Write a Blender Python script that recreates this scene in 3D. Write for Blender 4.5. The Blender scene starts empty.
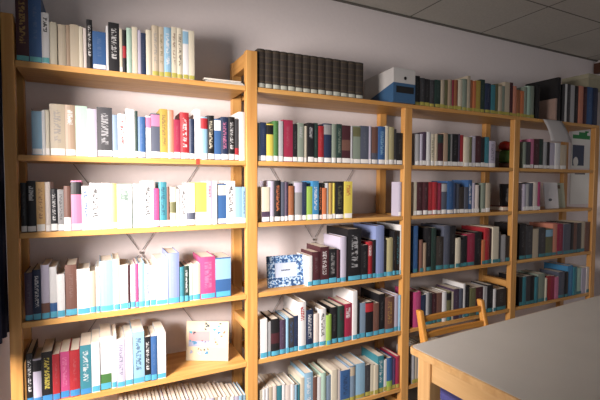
import bpy, bmesh, math, random
from mathutils import Vector, Matrix
random.seed(11)
C = bpy.context.scene.collection
PI = math.pi
PITCH = 0.86
ZS = {'A': 1.656, 'B': 1.3396, 'C': 1.072, 'D': 0.761, 'E': 0.462, 'F': 0.1515}   # tops of the shelf boards
PW = 0.05            # post width
DEP = 0.245          # bookcase depth
WALL_Y = 0.27
XL, XR, CEIL = -0.17, 3.9, 2.237

# ------------------------------------------------------------------ materials
def lin(c):
    c = c.lstrip('#'); v = [int(c[i:i+2], 16)/255 for i in (0, 2, 4)]
    return tuple(((x+0.055)/1.055)**2.4 if x > 0.04045 else x/12.92 for x in v) + (1,)
PAL = dict(maroon='4a1a22', gold='b98f3c', blue='2a5c9c', white='dcdcda', cream='d3c9ad', ivory='dccfc4', beige='bfae92', tan='a98e70',
 black='17161a', navy='1c2c50', mint='a5c9b4', lilac='b9b2c8', sky='82b4d2', grey='8d8c8c', charcoal='38383c', greyblue='7590ab',
 pine='1e3a33', pink='d86d98', slate='4d5468', ochre='b0932c', salmon='dd8263', crimson='a81c40', red='b81d26', brown='744a3c', apricot='d8a55c',
 magenta='c83a78', teal='2c8394', olive='66663c', yellow='dcc73a', plum='4a3550', khaki='b0a672', silver='aaacae', sage='7f8e7c',
 green='3f7a34', umber='352b24', rust='a35a30', lime='8cb83a', azure='2b84c0', orange='d9703a', periwinkle='7d8fc6', purple='5d3f78', cyan='4fb3cc')
def mute(h, k=.22):
    v = [int(h[i:i+2], 16) for i in (0, 2, 4)]; g = .3*v[0]+.55*v[1]+.15*v[2]
    return '%02x%02x%02x' % tuple(int((q+(g-q)*k)*.93) for q in v)
PAL = {k: mute(v) for k, v in PAL.items()}
mats = {}
def new_mat(name):
    m = bpy.data.materials.new(name); m.use_nodes = True
    return m, m.node_tree, m.node_tree.nodes['Principled BSDF']
def N(nt, t, **kw):
    n = nt.nodes.new(t)
    for k, v in kw.items():
        setattr(n, k, v)
    return n
def mth(nt, op, a, b=None, c=None):
    n = nt.nodes.new('ShaderNodeMath'); n.operation = op
    for i, v in enumerate((a, b, c)):
        if v is None: continue
        if isinstance(v, (int, float)): n.inputs[i].default_value = v
        else: nt.links.new(v, n.inputs[i])
    return n.outputs[0]
def mixc(nt, fac, a, b):
    n = nt.nodes.new('ShaderNodeMix'); n.data_type = 'RGBA'
    if isinstance(fac, (int, float)): n.inputs[0].default_value = fac
    else: nt.links.new(fac, n.inputs[0])
    for i, v in ((6, a), (7, b)):
        if isinstance(v, tuple): n.inputs[i].default_value = v
        else: nt.links.new(v, n.inputs[i])
    return n.outputs[2]
def plain(name, hexc, rough=0.6, noise=0.08, scale=30, metal=0.0, bump=0.0):
    if name in mats: return mats[name]
    m, nt, b = new_mat(name)
    tc = N(nt, 'ShaderNodeTexCoord'); nz = N(nt, 'ShaderNodeTexNoise'); nz.inputs['Scale'].default_value = scale
    nt.links.new(tc.outputs['Object'], nz.inputs['Vector'])
    c = lin(hexc); d = tuple(x*(1-noise*2) for x in c[:3])+(1,)
    nt.links.new(mixc(nt, nz.outputs['Fac'], c, d), b.inputs['Base Color'])
    b.inputs['Roughness'].default_value = rough; b.inputs['Metallic'].default_value = metal
    if bump:
        bp = N(nt, 'ShaderNodeBump'); bp.inputs['Strength'].default_value = bump; bp.inputs['Distance'].default_value = 0.002
        nt.links.new(nz.outputs['Fac'], bp.inputs['Height']); nt.links.new(bp.outputs[0], b.inputs['Normal'])
    mats[name] = m
    return m
def wood(name, h1, h2, axis, rough=0.42):
    if name in mats: return mats[name]
    m, nt, b = new_mat(name)
    tc = N(nt, 'ShaderNodeTexCoord'); mp = N(nt, 'ShaderNodeMapping')
    sc = [38, 38, 38]; sc[axis] = 2.2
    mp.inputs['Scale'].default_value = sc
    nz = N(nt, 'ShaderNodeTexNoise'); nz.inputs['Scale'].default_value = 1.0; nz.inputs['Detail'].default_value = 4; nz.inputs['Distortion'].default_value = 0.6
    nt.links.new(tc.outputs['Object'], mp.inputs[0]); nt.links.new(mp.outputs[0], nz.inputs['Vector'])
    r = N(nt, 'ShaderNodeMapRange'); r.inputs[1].default_value = 0.3; r.inputs[2].default_value = 0.72
    nt.links.new(nz.outputs['Fac'], r.inputs[0])
    nt.links.new(mixc(nt, r.outputs[0], lin(h1), lin(h2)), b.inputs['Base Color'])
    b.inputs['Roughness'].default_value = rough
    mats[name] = m
    return m
def cover_mat(c, a, st, seed):
    key = 'cover_%s_%s_%s' % (c, a, st) if st != 'N' else 'cover_%s_plain' % c
    if key in mats: return mats[key]
    m, nt, b = new_mat(key)
    base = lin(PAL[c]); acc = lin(PAL[a])
    tc = N(nt, 'ShaderNodeTexCoord'); sp = N(nt, 'ShaderNodeSeparateXYZ'); nt.links.new(tc.outputs['Generated'], sp.inputs[0])
    x, y, z = sp.outputs
    front = mth(nt, 'LESS_THAN', y, 0.06)
    def band(v, lo, hi): return mth(nt, 'MULTIPLY', mth(nt, 'GREATER_THAN', v, lo), mth(nt, 'LESS_THAN', v, hi))
    rnd = random.Random(key)
    col = base
    def letters(z0, z1, x0=.3, x1=.7, dens=.5, fz=44, fx=3.6):
        cmb = N(nt, 'ShaderNodeCombineXYZ')
        nt.links.new(mth(nt, 'MULTIPLY', x, fx), cmb.inputs[0]); nt.links.new(mth(nt, 'MULTIPLY', z, fz), cmb.inputs[2]); cmb.inputs[1].default_value = rnd.random()*20
        nz = N(nt, 'ShaderNodeTexNoise'); nz.inputs['Scale'].default_value = 1; nz.inputs['Detail'].default_value = 1
        nt.links.new(cmb.outputs[0], nz.inputs['Vector'])
        k = mth(nt, 'GREATER_THAN', nz.outputs['Fac'], dens)
        k = mth(nt, 'MULTIPLY', k, band(x, x0, x1)); k = mth(nt, 'MULTIPLY', k, band(z, z0, z1))
        return mth(nt, 'MULTIPLY', k, mth(nt, 'MULTIPLY', front, .9 if sum(base[:3]) > 1.5 else .68))
    if st == 'N':
        # cloth or paper with a faint rule and a small worn title
        col = mixc(nt, mth(nt, 'MULTIPLY', letters(.35, .85, .35, .65, .52), .35), base, tuple(.5*(q+.3) for q in base[:3])+(1,))
    elif st == 'L': col = mixc(nt, letters(.26, .88, .27, .73, .5), base, acc)
    elif st == 'H': col = mixc(nt, letters(.62, .9, .25, .75, .46), base, acc)
    elif st == 'T': col = mixc(nt, mth(nt, 'MULTIPLY', band(z, .72 if (c, a) != ('blue', 'sky') else .45, .97), front), base, acc)
    elif st == 'M': col = mixc(nt, mth(nt, 'MULTIPLY', band(z, .34, .62), front), base, acc)
    elif st == 'B': col = mixc(nt, mth(nt, 'MULTIPLY', band(z, 0.0, .5 if (c, a) == ('blue', 'sky') else .3), front), base, acc)
    elif st == 'G':
        w = mth(nt, 'FRACT', mth(nt, 'MULTIPLY', z, 6.5))
        k = mth(nt, 'MULTIPLY', mth(nt, 'LESS_THAN', w, .2), front)
        k = mth(nt, 'MULTIPLY', k, .09)
        col = mixc(nt, k, base, acc)
    if isinstance(col, tuple): b.inputs['Base Color'].default_value = col
    else: nt.links.new(col, b.inputs['Base Color'])
    b.inputs['Roughness'].default_value = 0.5 if c not in ('umber',) else .75
    mats[key] = m
    return m

M_shelf_x = wood('pine_board', 'd0a05c', 'b58042', 0)
M_post = wood('pine_post', 'cb9a58', 'ae783c', 2)
M_rung = wood('pine_rung', 'cb9a58', 'ae783c', 1)
M_wall = plain('white_painted_wall', 'e6dddb', .9, .03, 60, bump=.15)
M_ceil = None
M_page = plain('book_pages', 'ddd3c2', .85, .08, 200)
LABM = {'white': plain('label_white', 'dedcd8', .5, .03), 'cyan': plain('label_cyan', '4f9db6', .45, .06), 'teal': plain('label_teal', '63aeb0', .45, .06),
        'yellow': plain('label_yellow', 'a8a04a', .5, .08), 'silver': plain('label_silver', 'a9ab9f', .5, .08), 'petrol': plain('label_petrol', '3d7c84', .5, .1), 'blue': plain('label_blue', '3d7fb4', .45, .06)}

# ------------------------------------------------------------------ mesh helpers
def box_bm(bm, x0, x1, y0, y1, z0, z1, mi=0):
    vs = [bm.verts.new(p) for p in ((x0, y0, z0), (x1, y0, z0), (x1, y1, z0), (x0, y1, z0), (x0, y0, z1), (x1, y0, z1), (x1, y1, z1), (x0, y1, z1))]
    for f in ((0, 3, 2, 1), (4, 5, 6, 7), (0, 1, 5, 4), (1, 2, 6, 5), (2, 3, 7, 6), (3, 0, 4, 7)):
        fc = bm.faces.new([vs[i] for i in f]); fc.material_index = mi
    return vs
def prism_bm(bm, prof, z0, z1, mi=0):
    """extrude a closed xy outline from z0 to z1"""
    lo = [bm.verts.new((x, y, z0)) for x, y in prof]; hi = [bm.verts.new((x, y, z1)) for x, y in prof]
    n = len(prof)
    for i in range(n):
        f = bm.faces.new((lo[i], lo[(i+1) % n], hi[(i+1) % n], hi[i])); f.material_index = mi
    f = bm.faces.new(hi); f.material_index = mi
    f = bm.faces.new(lo[::-1]); f.material_index = mi
def bar_bm(bm, a, b, w, t, mi=0, up=(0, 0, 1)):
    a = Vector(a); b = Vector(b); d = (b-a).normalized(); s = d.cross(Vector(up)).normalized(); u = s.cross(d)
    vs = []
    for p in (a, b):
        for sx, sy in ((-1, -1), (1, -1), (1, 1), (-1, 1)): vs.append(bm.verts.new(p+s*sx*w/2+u*sy*t/2))
    for f in ((0, 1, 2, 3), (7, 6, 5, 4), (0, 4, 5, 1), (1, 5, 6, 2), (2, 6, 7, 3), (3, 7, 4, 0)):
        fc = bm.faces.new([vs[i] for i in f]); fc.material_index = mi
def tube_bm(bm, pts, r, n=8):
    pts = [Vector(p) for p in pts]; rings = []
    for i, p in enumerate(pts):
        d = (pts[min(i+1, len(pts)-1)]-pts[max(i-1, 0)]).normalized()
        s = d.cross(Vector((0, 1, 0.01))).normalized(); u = s.cross(d)
        rings.append([bm.verts.new(p+(s*math.cos(2*PI*k/n)+u*math.sin(2*PI*k/n))*r) for k in range(n)])
    for a, b in zip(rings, rings[1:]):
        for k in range(n): bm.faces.new((a[k], a[(k+1) % n], b[(k+1) % n], b[k]))
    bm.faces.new(rings[0][::-1]); bm.faces.new(rings[-1])
def lathe_bm(bm, prof, n=20):
    rings = [[bm.verts.new((r*math.cos(2*PI*k/n), r*math.sin(2*PI*k/n), z)) for k in range(n)] for r, z in prof]
    for a, b in zip(rings, rings[1:]):
        for k in range(n): bm.faces.new((a[k], a[(k+1) % n], b[(k+1) % n], b[k]))
    bm.faces.new(rings[0][::-1]); bm.faces.new(rings[-1])
def obj(name, bm, mat, parent=None, loc=(0, 0, 0), bevel=0, smooth=False, label=None):
    bmesh.ops.recalc_face_normals(bm, faces=bm.faces[:])
    me = bpy.data.meshes.new(name); bm.to_mesh(me); bm.free()
    for m in (mat if isinstance(mat, (list, tuple)) else [mat]): me.materials.append(m)
    o = bpy.data.objects.new(name, me); C.objects.link(o); o.location = loc
    if parent: o.parent = parent
    if bevel:
        md = o.modifiers.new('bevel', 'BEVEL'); md.width = bevel; md.segments = 2; md.limit_method = 'ANGLE'
    if smooth:
        for p in me.polygons: p.use_smooth = True
    if label: o['label'] = label
    return o
def thing(name, label, cat, loc=(0, 0, 0), rotz=0, group=None):
    o = bpy.data.objects.new(name, None); C.objects.link(o); o.location = loc; o.rotation_euler = (0, 0, rotz)
    o.empty_display_size = .05
    o['label'] = label; o['category'] = cat
    if group: o['group'] = group
    return o
def tag(o, label, cat, group=None):
    o['label'] = label; o['category'] = cat
    if group: o['group'] = group
    return o
def struct(name, bm, m):
    o = obj(name, bm, m); o['kind'] = 'structure'; return o

# ------------------------------------------------------------------ the room
YB = -3.6
bm = bmesh.new(); box_bm(bm, XL-.2, XR+.2, YB, WALL_Y+.15, -.12, 0)
mf, nt, b = new_mat('grey_linoleum_floor')
tc = N(nt, 'ShaderNodeTexCoord'); nz = N(nt, 'ShaderNodeTexNoise'); nz.inputs['Scale'].default_value = 14; nz.inputs['Detail'].default_value = 6
nt.links.new(tc.outputs['Object'], nz.inputs['Vector'])
nt.links.new(mixc(nt, nz.outputs['Fac'], lin('8f959c'), lin('b0b4b8')), b.inputs['Base Color']); b.inputs['Roughness'].default_value = .35
struct('floor', bm, mf)
bm = bmesh.new(); box_bm(bm, XL-.2, XR+.2, WALL_Y, WALL_Y+.15, 0, CEIL+.1)
struct('wall_back', bm, M_wall)
bm = bmesh.new(); box_bm(bm, XR, XR+.15, YB, WALL_Y, 0, CEIL+.1)
struct('wall_right', bm, M_wall)
# left wall with the window opening
WY0, WY1, WZ0, WZ1 = -1.75, -.2, .45, 1.72
bm = bmesh.new()
box_bm(bm, XL-.16, XL, YB, WY0, 0, CEIL+.1); box_bm(bm, XL-.16, XL, WY1, WALL_Y, 0, CEIL+.1)
box_bm(bm, XL-.16, XL, WY0, WY1, 0, WZ0); box_bm(bm, XL-.16, XL, WY0, WY1, WZ1, CEIL+.1)
struct('wall_left', bm, M_wall)
M_frame = plain('window_frame_paint', 'dadad6', .4, .02)
bm = bmesh.new()
for y0, y1 in ((WY0, WY0+.05), (WY1-.05, WY1)): box_bm(bm, XL-.12, XL-.06, y0, y1, WZ0, WZ1)
for z0, z1 in ((WZ0, WZ0+.05), (WZ1-.05, WZ1)): box_bm(bm, XL-.12, XL-.06, WY0+.05, WY1-.05, z0, z1)
struct('window_1', bm, M_frame)
# ceiling of square mineral tiles, joints on a 0.6 m grid
mc, nt, b = new_mat('mineral_ceiling_tiles')
tc = N(nt, 'ShaderNodeTexCoord'); sp = N(nt, 'ShaderNodeSeparateXYZ'); nt.links.new(tc.outputs['Object'], sp.inputs[0])
def joint(o, off):
    f = mth(nt, 'FRACT', mth(nt, 'DIVIDE', mth(nt, 'ADD', o, off), .6))
    return mth(nt, 'LESS_THAN', mth(nt, 'ABSOLUTE', mth(nt, 'SUBTRACT', f, .5)), .0075)
jx = joint(sp.outputs[0], -1.95+.3+6); jy = joint(sp.outputs[1], .19+.3+6)
nz = N(nt, 'ShaderNodeTexNoise'); nz.inputs['Scale'].default_value = 90; nt.links.new(tc.outputs['Object'], nz.inputs['Vector'])
nt.links.new(mixc(nt, mth(nt, 'MAXIMUM', jx, jy), mixc(nt, nz.outputs['Fac'], lin('ccc7bc'), lin('b4b0a6')), lin('6c6961')), b.inputs['Base Color'])
b.inputs['Roughness'].default_value = .95
bm = bmesh.new(); box_bm(bm, XL-.2, XR+.2, YB, WALL_Y+.15, CEIL, CEIL+.1); struct('ceiling', bm, mc)
bm = bmesh.new(); box_bm(bm, XL, XR, WALL_Y-.012, WALL_Y, CEIL-.008, CEIL); struct('trim_1', bm, plain('ceiling_trim', '6a675f', .7))
bm = bmesh.new(); box_bm(bm, XL, XR, WALL_Y-.012, WALL_Y, 0, .06); struct('baseboard_back', bm, plain('baseboard_paint', '8a8580', .6))

# curtain between wall and bookcase
mcur, nt, b = new_mat('navy_curtain_cloth')
tc = N(nt, 'ShaderNodeTexCoord'); wv = N(nt, 'ShaderNodeTexNoise'); wv.inputs['Scale'].default_value = 300
nt.links.new(tc.outputs['Object'], wv.inputs['Vector'])
nt.links.new(mixc(nt, wv.outputs['Fac'], lin('15182c'), lin('262c48')), b.inputs['Base Color']); b.inputs['Roughness'].default_value = .9
bm = bmesh.new(); n = 60; pr = []
for i in range(n+1):
    t = i/n; y = .14-t*.44; x = -.052+.022*math.sin(t*2*PI*7.3)-.02*t
    if i < 3: x = -.045+.006*i*-1
    pr.append((x, y))
zs = [.70+.012*math.sin(k) for k in range(9)]
grid = []
for j in range(13):
    zf = j/12
    grid.append([bm.verts.new((x*(1+.04*math.sin(zf*5)), y, .70+zf*1.46)) for x, y in pr])
for j in range(12):
    for i in range(n): bm.faces.new((grid[j][i], grid[j][i+1], grid[j+1][i+1], grid[j+1][i]))
cu = obj('curtain', bm, mcur, smooth=True)
md = cu.modifiers.new('thick', 'SOLIDIFY'); md.thickness = .003
tag(cu, 'dark navy curtain hanging beside the left end of the bookcase', 'curtain')
bm = bmesh.new(); tube_bm(bm, [(-.1, .2, 2.17), (-.1, -1.9, 2.17)], .009)
for y in (.16, -1.8): box_bm(bm, XL, -.098, y-.008, y+.008, 2.165, 2.185)
tag(obj('curtain_rail', bm, plain('rail_metal', '8a8a8a', .35, metal=.8)), 'grey metal rail holding the navy curtain on the left wall', 'curtain rail')

# ------------------------------------------------------------------ bookcase
case = thing('bookcase', 'long pine ladder-frame bookcase of four bays against the back wall', 'bookcase')
TALL = 1.8065
for k in range(5):
    xc = k*PITCH; top = TALL if k < 2 else ZS['A']-.0201
    pl, pr_ = (-.014, .022) if k == 0 else (-PW/2, PW/2)
    bm = bmesh.new(); box_bm(bm, pl, pr_, 0, .034, 0, top)
    fr = obj('side_frame', bm, M_post, case, (xc, 0, 0), bevel=.003)
    bm = bmesh.new(); box_bm(bm, pl+.002, pr_-.002, DEP-.036, DEP-.002, 0, top)
    obj('rear_post', bm, M_post, fr, bevel=.003)
    rz = [.045, .61] + ([TALL-.045, ] if k < 2 else [])
    for z in rz:
        bm = bmesh.new(); box_bm(bm, pl+.006, pr_-.006, .0341, DEP-.0361, z-.018, z+.022+ (.022 if z > 1.7 else 0))
        obj('rung', bm, M_rung, fr, bevel=.002)
for k in range(4):
    for r in 'ABCDEF':
        x0, x1 = k*PITCH+(PW/2 if k else .022)+.0008, (k+1)*PITCH-PW/2-.0008
        if r == 'A':
            if k >= 1: x1 = (k+1)*PITCH-.0005 if k < 3 else 4*PITCH+.026
            if k >= 2: x0 = k*PITCH+.0005
        bm = bmesh.new(); box_bm(bm, x0, x1, .004, DEP, ZS[r]-.02, ZS[r])
        obj('shelf_board', bm, M_shelf_x, case, bevel=.0015)
M_wire = plain('brace_steel', '8d8884', .4, metal=.6)
for cx, cz in ((.43, .935), (1.30, .94)):
    bm = bmesh.new()
    for sx in (-1, 1):
        for sz in (-1, 1):
            tube_bm(bm, [(cx+sx*.008, WALL_Y-.011, cz+sz*.012), (cx+sx*.395, WALL_Y-.011, cz+sz*.6)], .0016, 6)
    br = obj('cross_brace', bm, M_wire, case, label='thin steel cross brace behind the shelves')
    bm = bmesh.new(); lathe_bm(bm, [(.006, -.002), (.006, .002)], 16)
    bmesh.ops.rotate(bm, verts=bm.verts, cent=(0, 0, 0), matrix=Matrix.Rotation(PI/2, 3, 'X'))
    obj('brace_disc', bm, M_wire, br, (cx, WALL_Y-.014, cz))

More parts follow.
